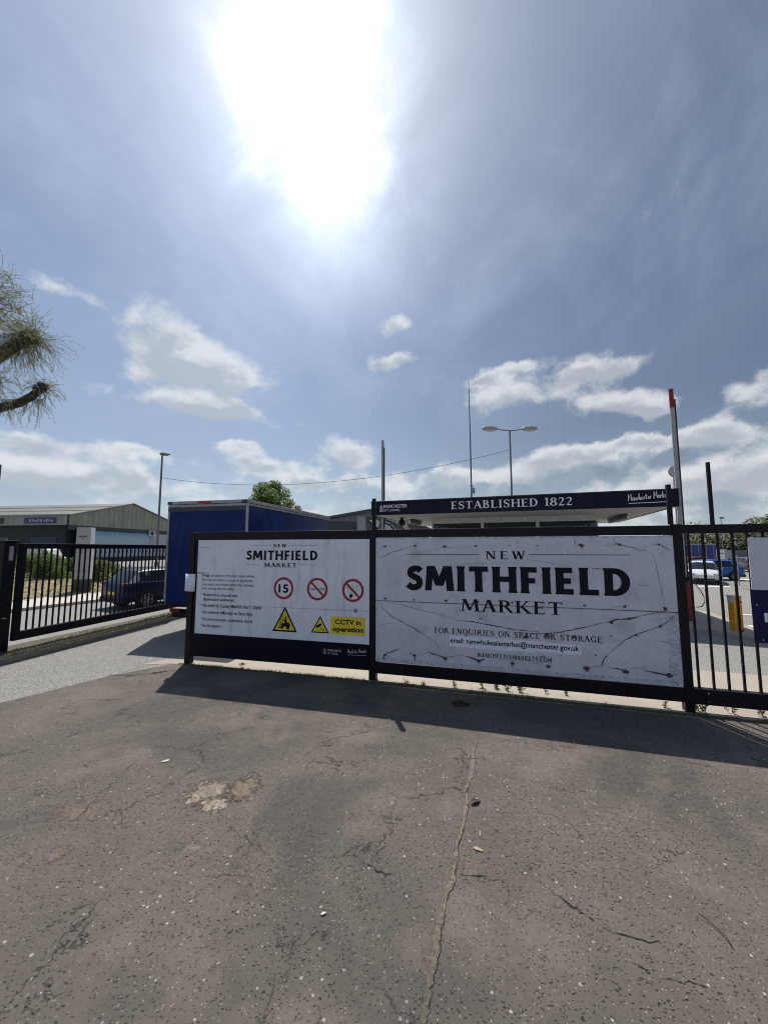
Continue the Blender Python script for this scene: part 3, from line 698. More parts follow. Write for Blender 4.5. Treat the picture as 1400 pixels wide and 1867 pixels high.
a, b_ = FA(599.5, 1191), FA(619, 1191); sans('CITY COUNCIL', a[0], b_[0], a[1], .034, Y0, 'lettering', dimw, sg, .02)
a, b_ = FA(636, 1191), FA(670, 1191); script_text(a[0], b_[0], a[1] - .01, .1, Y0, 'script_logo', dimw, sg)
# grey smudge
a = FA(650, 1113); pr = Print(Y1); pr.disc(a[0], a[1], .04, 7); pr.build('sticker_remnant', mat('smudge', (.25, .25, .27), .9, var=.5, vs=60), sg)
# paper notice on the left post
nt = root('paper_notice', FA.w(-.2, -.07), FA.a, 'small sheet of white paper taped to the left end post', 'notice')
a0 = FA(344, 1046)[0] + .2; a1 = FA(361.5, 1046)[0] + .2; zt = FA(352, 1046)[1]; zl = FA(352, 1077.5)[1]
vs = []; n_ = 6
for i in range(n_ + 1):
    for z_ in (zl, zt):
        vs.append((a0 + (a1 - a0) * i / n_, .012 * math.sin(i * 1.3) - .012, z_ + (.006 if i == 0 else 0)))
fs = [(2 * i, 2 * i + 2, 2 * i + 3, 2 * i + 1) for i in range(n_)]
sh = obj('sheet', vs, fs, paper, nt, True); md = sh.modifiers.new('s', 'SOLIDIFY'); md.thickness = .0008
pr = Print(-.0255)
for i in range(9):
    zz = zt - .05 - i * (zt - zl - .08) / 9; pr.ribbon([(a0 + .04 + .01 * (i % 2), zz), (a0 + (a1 - a0) * (.8 - .12 * (i % 3)), zz - .003)], .004)
pr.build('print_lines', mat('faint_print', (.3, .3, .5), .7), nt)
# ------------------------------------------------------------------ right board
sg2 = root('market_name_board', FB.w(0), FB.a, 'large weathered white board with cracked, creased sheets naming the market, right half of the fence', 'sign')
board2 = mat('weathered_board', (.66, .65, .70), .6, var=.07, vs=2.2, dirt=(.36, .35, .37, .45), ds=3.0)
BU0, BU1, BZ0, BZ1, BZM = .047, 4.615, .345, 2.495, 1.385
bx('upper_sheet', board2, sg2, BU0, BU1, -.062, -.045, BZM + .004, BZ1, bev=.003)
bx('lower_sheet', board2, sg2, BU0, BU1, -.064, -.045, BZ0, BZM, bev=.003)
Y2 = -.066
def line2(txt, xa, xb, yb, h, T, tt, serif, gap, name):
    a, b_ = FB(xa, yb), FB(xb, yb); return letters(txt, a[0], b_[0], a[1], h, Y2, name, ink, sg2, T, tt, serif, gap)
zN = FB(885, 1019)[1]; letters('NEW', FB(885, 1015)[0], FB(957, 1015)[0], zN, .128, Y2, 'lettering', ink, sg2, .17, .07, True, .32)
z0_ = FB(745, 1074.5)[1]; z1_ = FB(745, 1031)[1]
letters('SMITHFIELD', FB(742, 1050)[0], FB(1148, 1055)[0], z0_, z1_ - z0_, Y2, 'title', ink, sg2, .265, .205, False, .10)
z0_ = FB(842, 1112.5)[1]; z1_ = FB(842, 1091)[1]
letters('MARKET', FB(840, 1100)[0], FB(1024, 1105)[0], z0_, z1_ - z0_, Y2, 'lettering', ink, sg2, .175, .075, True, .13)
z0_ = FB(795, 1152)[1]; z1_ = FB(795, 1142.5)[1]
letters('FOR ENQUIRIES ON SPACE OR STORAGE', FB(793, 1150)[0], FB(1095, 1165)[0], z0_, z1_ - z0_, Y2, 'lettering', ink, sg2, .16, .085, True, .14)
z0_ = FB(871, 1195.5)[1]; z1_ = FB(871, 1188)[1]
letters('MANCHESTERMARKETS.COM', FB(870, 1192)[0], FB(1005, 1200)[0], z0_, z1_ - z0_, Y2, 'lettering', ink, sg2, .17, .10, True, .12)
pr = Print(Y2)
for xa, xb, yy in ((742, 874, 1010.5), (964, 1146, 1011)):
    a, b_ = FB(xa, yy), FB(xb, yy); pr.rect(a[0], b_[0], a[1] - .004, a[1] + .004)
pr.build('rule_lines', ink, sg2)
pr = Print(Y2)
a, b_ = FB(820, 1176.5), FB(1058, 1184); za = FB(820, 1157)[1]; o = None
pr.poly([(a[0], a[1] - .0), (a[0] + .9, a[1] - .012), (a[0] + 1.4, a[1] + .004), (b_[0], a[1] - .0), (b_[0] - .01, a[1] + .15), (a[0] + 1.1, za - .006), (a[0], za)])
o = pr.build('email_strip', paper, sg2)
q0, q1 = FB(822, 1168)[0], FB(1055, 1168)[0]
sans('email: nsmwholesalemarket@manchester.gov.uk', a[0] + .018, b_[0] - .03, a[1] + .062, .082, Y2 - .0012, 'lettering', ink, o, .022)
# cracks and creases, fold shade painted as dark lines; nail holes and stains (pixel traced onto the board plane)
crk = mat('crack_and_fold_shade', (.045, .042, .042), .9, var=.4, vs=60)
faint = mat('faint_crack_and_fold', (.24, .23, .24), .9, var=.4, vs=60)
rst = mat('rust_stain', (.16, .12, .09), .95, var=.5, vs=40)
prc, prf, prs = Print(Y2 - .0045), Print(Y2 - .004), Print(Y2 - .0035)
def trace(pts, w, dark=True):
    q = []
    for i in range(len(pts) - 1):
        (xa, ya), (xb, yb) = pts[i], pts[i + 1]; n = max(2, int(math.hypot(xb - xa, yb - ya) / 5))
        for k in range(n):
            s_ = k / n; q.append((xa + (xb - xa) * s_ + random.uniform(-.5, .5), ya + (yb - ya) * s_ + random.uniform(-.5, .5)))
    q.append(pts[-1]); q = [FB(*p) for p in q]; n = len(q)
    ws = [w * (.35 + random.random() * .8) * (.3 + .9 * math.sin(math.pi * (i + .4) / n)) for i in range(n)]
    (prc if dark else prf).ribbon(q, [w_ * (.68 if dark else .65) for w_ in ws])
Z5 = lambda x_, y_: (680 + x_ / 4.667, 970 + y_ / 4.667)
Z6 = lambda x_, y_: (950 + x_ / 4.516, 970 + y_ / 4.516)
T5 = lambda l, w, d=True: trace([Z5(*p) for p in l], w, d)
T6 = lambda l, w, d=True: trace([Z6(*p) for p in l], w, d)
T5([(50, 222), (110, 205), (160, 175), (215, 160), (280, 135), (350, 120)], .010); T5([(320, 230), (400, 180), (440, 162), (520, 155), (610, 128), (720, 136), (860, 130)], .006, False)
T5([(355, 50), (365, 120), (372, 200)], .005, False); T5([(385, 365), (460, 330), (560, 315), (650, 295), (860, 265), (1000, 265), (1200, 258), (1290, 266)], .006, False)
T5([(48, 595), (100, 650), (160, 705), (265, 765), (370, 820), (460, 880), (530, 930), (570, 985)], .014); T5([(140, 598), (240, 610), (410, 658), (560, 692), (680, 725)], .008)
T5([(670, 722), (720, 745), (850, 755), (1000, 785), (1180, 820), (1290, 832), (1400, 838)], .02); T5([(50, 787), (120, 775), (190, 765)], .006, False)
T5([(95, 1075), (110, 1030), (150, 1015), (190, 1000), (232, 982)], .026); T5([(50, 1000), (140, 1008)], .006, False); T5([(310, 1015), (360, 1035), (362, 1090)], .02)
T5([(470, 1005), (520, 1030), (610, 1055), (700, 1052)], .028); T5([(612, 1060), (614, 1100)], .01); T5([(780, 1045), (840, 1060), (900, 1085), (950, 1070)], .028)
T5([(690, 1035), (790, 1045)], .006, False); T5([(1180, 1090), (1182, 1140)], .012); T5([(960, 1060), (1080, 1085), (1240, 1080), (1400, 1075)], .006, False)
T5([(380, 1025), (470, 1030)], .006, False); T5([(250, 940), (265, 990)], .005, False); T5([(640, 560), (690, 515)], .008, False)
T6([(430, 55), (440, 110)], .008); T6([(755, 45), (760, 95), (800, 105), (900, 128), (960, 150), (1020, 152)], .014); T6([(1020, 152), (1080, 210), (1100, 300), (1130, 430), (1150, 540), (1165, 600)], .007, False)
T6([(660, 112), (780, 105)], .008); T6([(1120, 100), (1160, 125), (1205, 150)], .012); T6([(980, 130), (1060, 105), (1110, 100)], .006, False); T6([(560, 295), (640, 303), (740, 308)], .01)
T6([(20, 226), (120, 232), (240, 255), (400, 278)], .007, False); T6([(920, 425), (1000, 437), (1090, 433)], .006, False); T6([(1150, 385), (1215, 384)], .006, False); T6([(1150, 385), (1140, 520)], .005, False)
T6([(0, 822), (130, 828), (280, 822), (400, 800), (520, 775), (640, 745), (730, 728)], .018); T6([(700, 740), (760, 715), (860, 708), (950, 690)], .03); T6([(950, 690), (1080, 660), (1180, 655)], .009)
T6([(1268, 660), (1180, 735), (1120, 770), (1010, 810), (925, 838), (830, 885), (760, 950), (680, 1010)], .014); T6([(650, 1090), (670, 1030), (700, 1005)], .02)
T6([(1110, 888), (1180, 898), (1262, 918)], .008); T6([(700, 1105), (780, 1112), (850, 1135), (870, 1175)], .022); T6([(860, 1115), (940, 1108), (1015, 1105)], .008, False)
T6([(990, 1128), (1080, 1145), (1170, 1162), (1222, 1182)], .026); T6([(1190, 1140), (1270, 1130)], .007, False); T6([(1222, 1145), (1272, 1172)], .012); T6([(500, 1095), (525, 1115), (540, 1140)], .03)
T6([(560, 1100), (660, 1095)], .008); T6([(820, 1080), (870, 1050)], .006, False); T6([(105, 1068), (160, 1070)], .007, False); T6([(700, 640), (760, 610), (830, 600)], .006, False)
T6([(340, 970), (320, 1010), (280, 1010)], .006, False); T6([(120, 1020), (190, 1015)], .014); T6([(380, 140), (375, 200)], .005, False); T6([(490, 120), (495, 200)], .006, False); T6([(600, 140), (620, 145)], .006, False)
prc.ribbon([(BU0, BZM + .003), (1.5, BZM + .001), (3, BZM + .003), (BU1, BZM)], .008)
for P_, r_ in ([(Z5(112, 122), .022), (Z5(363, 116), .024), (Z5(612, 122), .03), (Z5(876, 118), .02), (Z5(1155, 116), .012), (Z5(112, 560), .024), (Z5(355, 570), .014), (Z5(625, 576), .022), (Z5(893, 584), .018), (Z5(1178, 595), .018),
                (Z5(362, 1040), .03), (Z5(616, 1064), .032), (Z5(898, 1084), .032), (Z5(1183, 1106), .03), (Z5(108, 1035), .028), (Z5(915, 730), .014), (Z5(1300, 880), .03)] +
               [(Z6(486, 108), .034), (Z6(128, 110), .012), (Z6(795, 102), .022), (Z6(1115, 102), .02), (Z6(512, 598), .018), (Z6(836, 606), .028), (Z6(1165, 622), .032), (Z6(730, 732), .03), (Z6(870, 706), .026), (Z6(205, 845), .04),
                (Z6(430, 855), .03), (Z6(928, 838), .02), (Z6(1125, 768), .02), (Z6(215, 1092), .036), (Z6(525, 1110), .042), (Z6(845, 1135), .04), (Z6(1192, 1162), .042), (Z6(605, 1000), .014), (Z6(722, 845), .012), (Z6(20, 858), .022)]):
    a = FB(*P_); n = 11
    prs.poly([(a[0] + r_ * 1.15 * random.uniform(.4, 1.3) * math.cos(6.283 * i / n), a[1] - .004 + r_ * .8 * random.uniform(.5, 1.5) * math.sin(6.283 * i / n)) for i in range(n)])
    prc.poly([(a[0] + r_ * .62 * random.uniform(.3, 1.5) * math.cos(6.283 * i / n), a[1] + r_ * .42 * random.uniform(.3, 1.4) * math.sin(6.283 * i / n)) for i in range(n)])
prc.k = 0
prs.build('nail_stains', rst, sg2); prf.build('faint_cracks_and_creases', faint, sg2); prc.build('cracks_and_creases', crk, sg2)
# grime running along the lower and right edges of the sheets
gr = bpy.data.materials.new('edge_grime'); gr.use_nodes = True; t = NT(gr.node_tree); b = gr.node_tree.nodes['Principled BSDF']
tc = t.new('ShaderNodeTexCoord').outputs['Object']; n = t.noise(t.mapv(tc, sc=(1, 1, 1.6)), 16, 8, .75)
b.inputs['Roughness'].default_value = .9; t.put(b.inputs['Base Color'], t.mix(n, (.1, .1, .11), (.36, .35, .37)))
t.put(b.inputs['Alpha'], t.ss(n, .42, .72, 0, .5))
pr = Print(Y2 - .0005); pr.rect(BU0 + .01, BU1 - .02, BZ0 + .004, BZ0 + .075); pr.rect(BU1 - .16, BU1 - .004, BZ0 + .004, BZM - .05); pr.rect(BU0 + .003, BU0 + .03, BZ0, BZ1 - .01); pr.rect(BU0 + .03, BU1, BZ1 - .03, BZ1 - .003)
pr.build('edge_grime', gr, sg2)
# loose dead weeds hanging at the board foot left out; blue and white sign at the right edge
sg3 = root('blue_white_sign', FB.w(5.49, -.05), FB.a, 'half blue half white sign fixed to the railings at the right edge', 'sign')
bx('panel', mat('sign_white', (.66, .66, .70), .4, var=.04), sg3, 0.02, 2.4, -.02, 0, 1.735, 2.455, bev=.004)
bx('lower_panel', mat('sign_blue', (.003, .004, .060), .4, var=.15, spec=.25), sg3, 0.0, 2.4, -.023, 0, 1.02, 1.733, bev=.004)
pr = Print(-.0245)
zz, hz_ = 1.30, .125; NX = -.02
for l_ in ([(.145, 0), (.18, 0), (.18, 1), (.145, 1)], [(.145, 1), (.19, 1), (.27, 0), (.225, 0)], [(.235, 0), (.27, 0), (.27, 1), (.235, 1)]): pr.poly([(p[0] + NX, zz + p[1] * hz_) for p in l_])
pr.build('lettering', whitep, sg3)
pr = Print(-.026)
for q in ((.05, 1.53), (.09, 1.06)): pr.disc(q[0], q[1], .011, 10)
pr.build('rivets', galv, sg3)
# ------------------------------------------------------------------ sliding gate on the left
class Fr:      # local frame of a thing: x along, y away
    def __init__(s, O, a): s.O = O; s.a = a
    def w(s, u, v, z=0): return (s.O[0] + u * math.cos(s.a) - v * math.sin(s.a), s.O[1] + u * math.sin(s.a) + v * math.cos(s.a), z)
g0, gE = (-7.98, 8.45), (-7.02, 13.5); gl_ = math.hypot(gE[0] - g0[0], gE[1] - g0[1]); ga = math.atan2(gE[1] - g0[1], gE[0] - g0[0])
gate = root('barred_gate', (*g0, .13), ga, 'black barred vehicle gate standing over the mossy kerb at the left', 'gate')
bx('top_rail', black, gate, 0, gl_, -.045, .045, 2.17, 2.29, bev=.006)
bx('bottom_rail', black, gate, 0, gl_, -.05, .05, .20, .38, bev=.006)
bx('stile', black, gate, 0, .13, -.045, .045, .38, 2.17, bev=.005); bx('stile', black, gate, gl_ - .09, gl_, -.045, .045, .38, 2.17, bev=.005)
nb = 34
for i in range(nb): bx('bar', black, gate, .13 + (gl_ - .22) * (i + 1) / (nb + 1) - .014, .13 + (gl_ - .22) * (i + 1) / (nb + 1) + .014, -.014, .014, .37, 2.18)
gp = root('gate_post', (-8.14, 8.28, .1), ga - R(90), 'thick black gate post with a flat cap left of the barred gate', 'post')
bx('shaft', black, gp, -.17, .17, -.12, .12, 0, 2.34, bev=.01); bx('cap', black, gp, -.20, .19, -.15, .15, 2.34, 2.375, bev=.006)
bx('latch', galv, gp, .17, .22, -.03, .03, 1.95, 2.25, bev=.005); MB().tube([(.05, 0, 2.37), (.05, 0, 2.43)], .012).build('bolt', galv, gp)
MB().tube([(.12, -.05, .75), (.27, -.05, .75)], .015).build('bolt', galv, gp)
lf = root('side_fence', (-8.5, 8.3, .05), R(200), 'dark solid fence panel with a tall post at the far left edge', 'fence')
bx('panel', black, lf, .12, 2.4, -.05, .05, .1, 2.33, bev=.006); bx('post', black, lf, -.06, .06, -.06, .06, 0, 4.1, bev=.006)
bx('post', black, lf, 2.4, 2.54, -.06, .06, 0, 4.1, bev=.006)
# ------------------------------------------------------------------ box lorry with blue curtains
def sag(mb, x0, x1, z0, z1, y, axis, amp, seed, nx=40, nz=26, sgn=-1):
    rr = random.Random(seed); k0 = len(mb.v)
    fold = [(rr.uniform(.1, .9), rr.uniform(-.6, .6), rr.uniform(.01, .04), rr.uniform(.2, 1), rr.uniform(.2, .9)) for _ in range(9)]
    for i in range(nx + 1):
        for j in range(nz + 1):
            u, w = i / nx, j / nz
            e = min(1, 6 * min(u, 1 - u, w, 1 - w) + .02)
            d = amp * e * (.5 + .5 * math.sin(u * 9 + w * 3 + seed) * math.sin(w * 4 + 1))
            for (a, sl_, wd, st, c_) in fold: d += amp * .9 * st * e * math.exp(-((u - a - sl_ * (w - c_)) / wd) ** 2) * math.exp(-((w - c_) / .28) ** 2)
            X = x0 + (x1 - x0) * u; Z = z0 + (z1 - z0) * w
            mb.v.append((X, y + sgn * d, Z) if axis == 'y' else (y + sgn * d, X, Z))
    for i in range(nx):
        for j in range(nz):
            a = k0 + i * (nz + 1) + j; mb.f.append((a, a + nz + 1, a + nz + 2, a + 1))
    return mb
blue = mat('blue_curtain', (.0025, .014, .11), .33, var=.15, vs=1.5, spec=.2, dirt=(.012, .035, .18, .4), ds=1.2, bump=.12, bs=5)
LR = (-4.845, 10.5); la = math.atan2(-.6, 2.41)
lorry = root('box_lorry', (*LR, 0), la, 'blue curtain sided lorry parked just behind the white rules board', 'lorry')
hw = 1.242; z0, z1 = .85, 3.62; LL = 5.75
bx('floor_frame', black, lorry, -hw + .02, hw - .02, .03, LL, z0 - .14, z0, bev=.01)
sag(MB(), -hw + .03, hw - .05, z0 - .05, z1 - .2, .005, 'y', .04, 3).build('rear_curtain', blue, lorry, True)
sag(MB(), .06, LL - .05, z0 - .05, z1 - .17, -hw + .01, 'x', .02, 5, 60, 24).build('side_curtain', blue, lorry, True)
sag(MB(), .06, LL - .05, z0 - .05, z1 - .17, hw - .01, 'x', .02, 9, 60, 24, 1).build('side_curtain', blue, lorry, True)
bx('front_wall', whitepaint, lorry, -hw + .03, hw - .03, LL - .06, LL, z0, z1 - .05)
dk = mat('dark_valance', (.035, .045, .06), .5)
bx('valance', dk, lorry, -hw - .01, hw - .03, -.03, .0, z1 - .29, z1 - .17)
bx('roof_rail', galv, lorry, -hw - .02, hw + .02, -.045, -.0, z1 - .085, z1, bev=.01); bx('roof_rail', galv, lorry, -hw - .015, hw + .015, -.04, 0, z1 - .165, z1 - .1, bev=.006)
for s_ in (-1, 1):
    xx = (hw + .0) * s_; bx('side_rail', galv, lorry, min(xx, xx + .03 * s_), max(xx, xx + .03 * s_), 0, LL, z1 - .09, z1, bev=.006)
    bx('side_rail', galv, lorry, min(xx, xx + .02 * s_), max(xx, xx + .02 * s_), 0, LL, z1 - .16, z1 - .105, bev=.004)
    bx('corner_post', galv, lorry, hw * s_ - .03, hw * s_ + .025, -.025, .03, z0, z1 - .1, bev=.006)
bx('roof', whitepaint, lorry, -hw, hw, 0, LL, z1 - .05, z1 - .008)
bx('corner_cap', dk, lorry, -hw - .03, -hw + .10, -.055, -.045, z1 - .09, z1 - .01); bx('corner_cap', dk, lorry, hw - .14, hw + .02, -.055, -.045, z1 - .09, z1 - .01)
bx('marker_light', tail, lorry, -.28, .14, -.06, -.045, z1 - .075, z1 - .02, bev=.004)
bx('rear_bar', black, lorry, -1.1, 1.1, .1, .2, .42, .56, bev=.01); bx('bumper_bar', black, lorry, -1.1, 1.1, .18, .28, .4, .62)
tail2 = mat('dull_tail_lens', (.12, .006, .006), .4)
bx('tail_light', tail2, lorry, -1.12, -.8, .05, .1, .56, .66, bev=.01); bx('tail_light', tail2, lorry, .8, 1.12, .05, .1, .56, .66, bev=.01)
for yy in (1.6, 6.9):
    for s_ in (-1, 1):
        w_ = MB().disc((s_ * 1.0, yy, .45), (1, 0, 0), .45, .3, 28).build('wheel', rubber, lorry)
        MB().disc((s_ * 1.155, yy, .45), (1, 0, 0), .24, .02, 20).build('hub', alloy, w_)
bx('chassis', black, lorry, -.45, .45, .3, 7.6, .5, .7)
cabm = mat('cab_paint', (.6, .6, .62), .3)
cb = MB().prism([(5.95, .5), (7.75, .5), (7.8, 1.5), (7.55, 2.6), (7.3, 2.75), (5.95, 2.75)], -1.1, 1.1)
cb.v = [(y_, x_, z_) for x_, y_, z_ in cb.v]; cb.build('cab', cabm, lorry)
c2 = MB().prism([(6.3, 1.6), (7.4, 1.6), (7.25, 2.4), (6.3, 2.4)], -1.12, 1.12); c2.v = [(y_, x_, z_) for x_, y_, z_ in c2.v]; c2.build('window', darkgl, lorry)
# ------------------------------------------------------------------ cars
def car(name, loc, rz, label, paint, L=4.2, W=1.75, H=1.48, kind='hatch', group=None, cat='car', chrome=True):
    rt = root(name, loc, rz, label, cat, group); hw = W / 2
    # stations along y (0 = tail): y, z_low, z_belt, z_roof, half width at belt, half width at roof, type
    if kind == 'suv':
        st = [(0, .45, .95, .95, .80, .8), (.06, .36, .96, .98, .92, .7), (.12, .32, .98, 1.04, .96, .72), (.58, .27, 1.0, .955 * H, 1, .74), (.80, .25, 1.0, .985 * H, 1, .76), (.95, .25, 1.02, .99 * H, 1, .77), (1.9, .24, 1.0, H, 1, .78), (2.0, .24, 1.0, H, 1, .78), (2.75, .24, .97, .985 * H, 1, .77), (2.85, .24, .97, .975 * H, 1, .76), (3.45, .25, .95, .975, .98, .8), (4.1, .27, .86, .88, .95, .78), (4.3, .35, .70, .72, .85, .7), (4.36, .42, .6, .6, .75, .6)]
    else:
        st = [(0, .42, .85, .85, .78, .7), (.06, .32, .92, .95, .9, .7), (.14, .28, .95, 1.05, .95, .7), (.40, .25, .97, .94 * H, .98, .70), (.7, .24, .96, .98 * H, 1, .73), (.85, .24, .96, .985 * H, 1, .74), (1.85, .22, .93, H, 1, .75), (1.93, .22, .93, H, 1, .75), (2.55, .22, .91, .96 * H, 1, .73), (2.65, .22, .91, .945 * H, 1, .72), (3.3, .23, .89, .93, .98, .78), (3.85, .26, .80, .82, .93, .76), (4.1, .32, .64, .66, .84, .7), (4.2, .4, .55, .55, .72, .6)]
    k = L / st[-1][0]; V_ = []
    for (y_, zl, zb, zr, wb, wr) in st:
        wb *= hw; wr *= hw; c = zr - zb
        half = [(0, zl), (.8 * wb, zl), (.97 * wb, zl + .1), (wb, (zl + zb) / 2 + .03), (wb * .97, zb), (wb * .955, zb + .02 * (c > .1)), (wr * 1.0 if c > .1 else wb * .86, zr - .05 * (c > .1)), (wr * .88 if c > .1 else wb * .7, zr), (wr * .45, zr + .015), (0, zr + .02)]
        V_.append([(x_, y_ * k, z_) for x_, z_ in half] + [(-x_, y_ * k, z_) for x_, z_ in half[-2:0:-1]])
    n = len(V_[0]); groups = {'body': [], 'side_window': [], 'side_window2': [], 'windscreen': [], 'rear_window': []}
    gseg = {3, 5, 7} if kind == 'suv' else {3, 5, 7}
    for i in range(len(st) - 1):
        for j in range(n):
            f_ = (i * n + j, (i + 1) * n + j, (i + 1) * n + (j + 1) % n, i * n + (j + 1) % n)
            g = 'body'; m_ = j if j < n // 2 else n - 1 - j
            if i in (3, 5, 7) and m_ == 5: g = 'side_window' if j < n // 2 else 'side_window2'
            if i == 9 and m_ >= 6 and m_ < 9: g = 'windscreen'
            if i == 2 and m_ >= 6 and m_ < 9: g = 'rear_window'
            if i == 9 and m_ == 5: g = 'side_window' if j < n // 2 else 'side_window2'
            groups[g].append(f_)
    vv = [q for r_ in V_ for q in r_]
    groups['body'] += [tuple(range(n)), tuple((len(st) - 1) * n + q for q in range(n))[::-1]]
    for g, fs_ in groups.items():
        if not fs_: continue
        used = sorted({q for f_ in fs_ for q in f_}); mp = {q: i for i, q in enumerate(used)}
        o = obj(g.rstrip('2'), [vv[q] for q in used], [tuple(mp[q] for q in f_) for f_ in fs_], paint if g == 'body' else darkgl, rt, True)
        if g == 'body':
            bm = bmesh.new(); bm.from_mesh(o.data); bmesh.ops.recalc_face_normals(bm, faces=bm.faces); bm.to_mesh(o.data); bm.free()
    r_ = .34 if kind == 'suv' else .31
    for yy in (.19 * L, .81 * L):
        for s_ in (-1, 1):
            MB().disc((s_ * (hw - .06), yy, r_ + .03), (1, 0, 0), r_ + .07, .14, 28).build('wheel_arch', rubber, rt)
            w_ = MB().disc((s_ * (hw - .085), yy, r_), (1, 0, 0), r_, .22, 28).build('wheel', rubber, rt)
            rm = MB().disc((s_ * (hw + .022), yy, r_), (1, 0, 0), r_ * .66, .012, 24)
            rm.build('rim', mat('dark_rim', (.03, .03, .03), .4), w_)
            sp_ = MB()
            for q in range(5):
                a = q * 1.2566
                for da in (-.18, .18):
                    sp_.tube([(s_ * (hw + .035), yy, r_), (s_ * (hw + .035), yy + math.cos(a + da) * r_ * .64, r_ + math.sin(a + da) * r_ * .64)], .016, 5)
            sp_.tube([(s_ * (hw + .03), yy + math.cos(q / 20 * 6.2832) * r_ * .66, r_ + math.sin(q / 20 * 6.2832) * r_ * .66) for q in range(21)], .012, 5)
            sp_.build('spokes', alloy, w_)
    zt_ = .98 if kind == 'suv' else .86
    for s_ in (-1, 1):
        bx('tail_light', tail, rt, min(s_ * hw * .62, s_ * hw * .97), max(s_ * hw * .62, s_ * hw * .97), .0, .2, zt_ - .06, zt_ + .04, bev=.02)
        bx('headlight', headl, rt, min(s_ * hw * .5, s_ * hw * .86), max(s_ * hw * .5, s_ * hw * .86), L * .94, L * .985, .6, .72, bev=.03)
        bx('mirror', paint, rt, min(s_ * hw * .97, s_ * (hw + .16)), max(s_ * hw * .97, s_ * (hw + .16)), L * .66, L * .69, .93, 1.06, bev=.03)
    bx('number_plate', yellow, rt, -.26, .26, -.025, .0, .56 if kind == 'suv' else .6, .67 if kind == 'suv' else .71, bev=.003)
    bx('number_plate', whitep, rt, -.26, .26, L - .0, L + .02, .42, .52, bev=.003)
    bx('bumper', rubber, rt, -hw * .9, hw * .9, -.03, .25, .26, .46, bev=.05); bx('grille', rubber, rt, -hw * .6, hw * .6, L - .1, L + .01, .3, .40, bev=.02)
    if chrome:
        for s_ in (-1, 1):
            MB().tube([(s_ * hw * .78, .5 * k, H * .985), (s_ * hw * .79, 1.4 * k, H + .03), (s_ * hw * .78, 2.6 * k, H * .99)], .018, 6).build('roof_rail', alloy, rt)
            MB().tube([(s_ * hw * .985, .5 * k, 1.03 if kind == 'suv' else .97), (s_ * hw * .985, 2.9 * k, .98 if kind == 'suv' else .92)], .012, 5).build('window_trim', alloy, rt)
    return rt
def paintm(n, c): return mat(n, c, .35, var=.03, coat=.12, spec=.25, dirt=(c[0] * .7 + .03, c[1] * .7 + .03, c[2] * .7 + .03, .3))
suv = car('parked_car', (-10.38, 14.85, 0), R(-30), 'dark blue family car seen from behind through the gate bars', paintm('dark_blue_paint', (.008, .014, .075)), L=4.45, W=1.86, H=1.50, kind='suv')
car('parked_car', (23.07, 28.3, 0), R(143), 'silver white hatchback facing the fence in front of the blue trailer', paintm('silver_paint', (.62, .63, .65)), L=4.1, W=1.78, H=1.45, chrome=False)
car('parked_car', (26.3, 28.9, 0), R(82), 'bright blue hatchback parked side on beside the silver one', paintm('bright_blue_paint', (.02, .12, .36)), L=4.2, W=1.75, H=1.48)
car('parked_car', (37.0, 40.5, 0), R(165), 'dark car with a pale roof parked far back at the right', paintm('grey_paint', (.10, .10, .11)), L=4.3, W=1.78, H=1.45, chrome=False)
car('parked_car', (42.5, 45.0, 0), R(170), 'distant white car beyond the thin sign post', paintm('white_car_paint', (.6, .6, .6)), L=4.3, W=1.78, H=1.45, chrome=False)
car('parked_car', (34.5, 41.5, 0), R(100), 'distant dark red car behind the bright blue hatchback', paintm('red_car_paint', (.20, .012, .015)), L=4.1, W=1.75, H=1.45, chrome=False)
# white van beyond the totem
van = root('panel_van', (*G(100, 1018)[:2], 0), R(-99), 'white panel van parked beyond the shrubs, left of the totem sign', 'van')
van.location = (-63 * .845, 62 * .97, 0)
van.location = (-53, 58.0, 0)
vp = [(0, .35), (5.2, .35), (5.25, .95), (4.6, 1.25), (3.95, 2.15), (3.6, 2.3), (0.05, 2.35), (0, 1.2)]
c2 = MB().prism(vp, -.95, .95); c2.v = [(y_, x_, z_) for x_, y_, z_ in c2.v]; c2.build('body', whitepaint, van)
c2 = MB().prism([(3.2, 1.35), (4.4, 1.35), (3.95, 2.0), (3.2, 2.05)], -.97, .97); c2.v = [(y_, x_, z_) for x_, y_, z_ in c2.v]; c2.build('window', darkgl, van)
for yy in (.95, 4.3):
    for s_ in (-1, 1): MB().disc((s_ * .86, yy, .34), (1, 0, 0), .34, .24, 20).build('wheel', rubber, van)
# ------------------------------------------------------------------ kiosk with the wide canopy
KL, KR = (-.49, 14.8), (8.9, 11.5); ka = math.atan2(KR[1] - KL[1], KR[0] - KL[0]); kl = math.hypot(KR[0] - KL[0], KR[1] - KL[1])
kio = root('gate_kiosk', (*KL, 0), ka, 'low gatehouse kiosk under a flat canopy with a dark lettered fascia', 'kiosk')
FK = Pl(KL, KR)
fas = mat('fascia_navy', (.004, .006, .018), .5, var=.15, spec=.2)
soff = mat('soffit', (.60, .60, .57), .8, var=.06, vs=1.2, dirt=(.38, .37, .33, .5), ds=1.5)
kw = mat('kiosk_white', (.58, .58, .56), .6, dirt=(.3, .3, .28, .4))
ZB, ZT = 3.58, 4.09; KD = 7.7
bx('canopy', soff, kio, .03, kl - .03, .03, KD - .03, ZB + .02, ZT - .1)
bx('fascia', fas, kio, 0, kl, 0, .03, ZB, ZT, bev=.004); bx('fascia', fas, kio, 0, kl, KD - .03, KD, ZB, ZT, bev=.004)
bx('fascia', fas, kio, 0, .03, .031, KD - .031, ZB, ZT, bev=.004); bx('fascia', fas, kio, kl - .03, kl, .031, KD - .031, ZB, ZT, bev=.004)
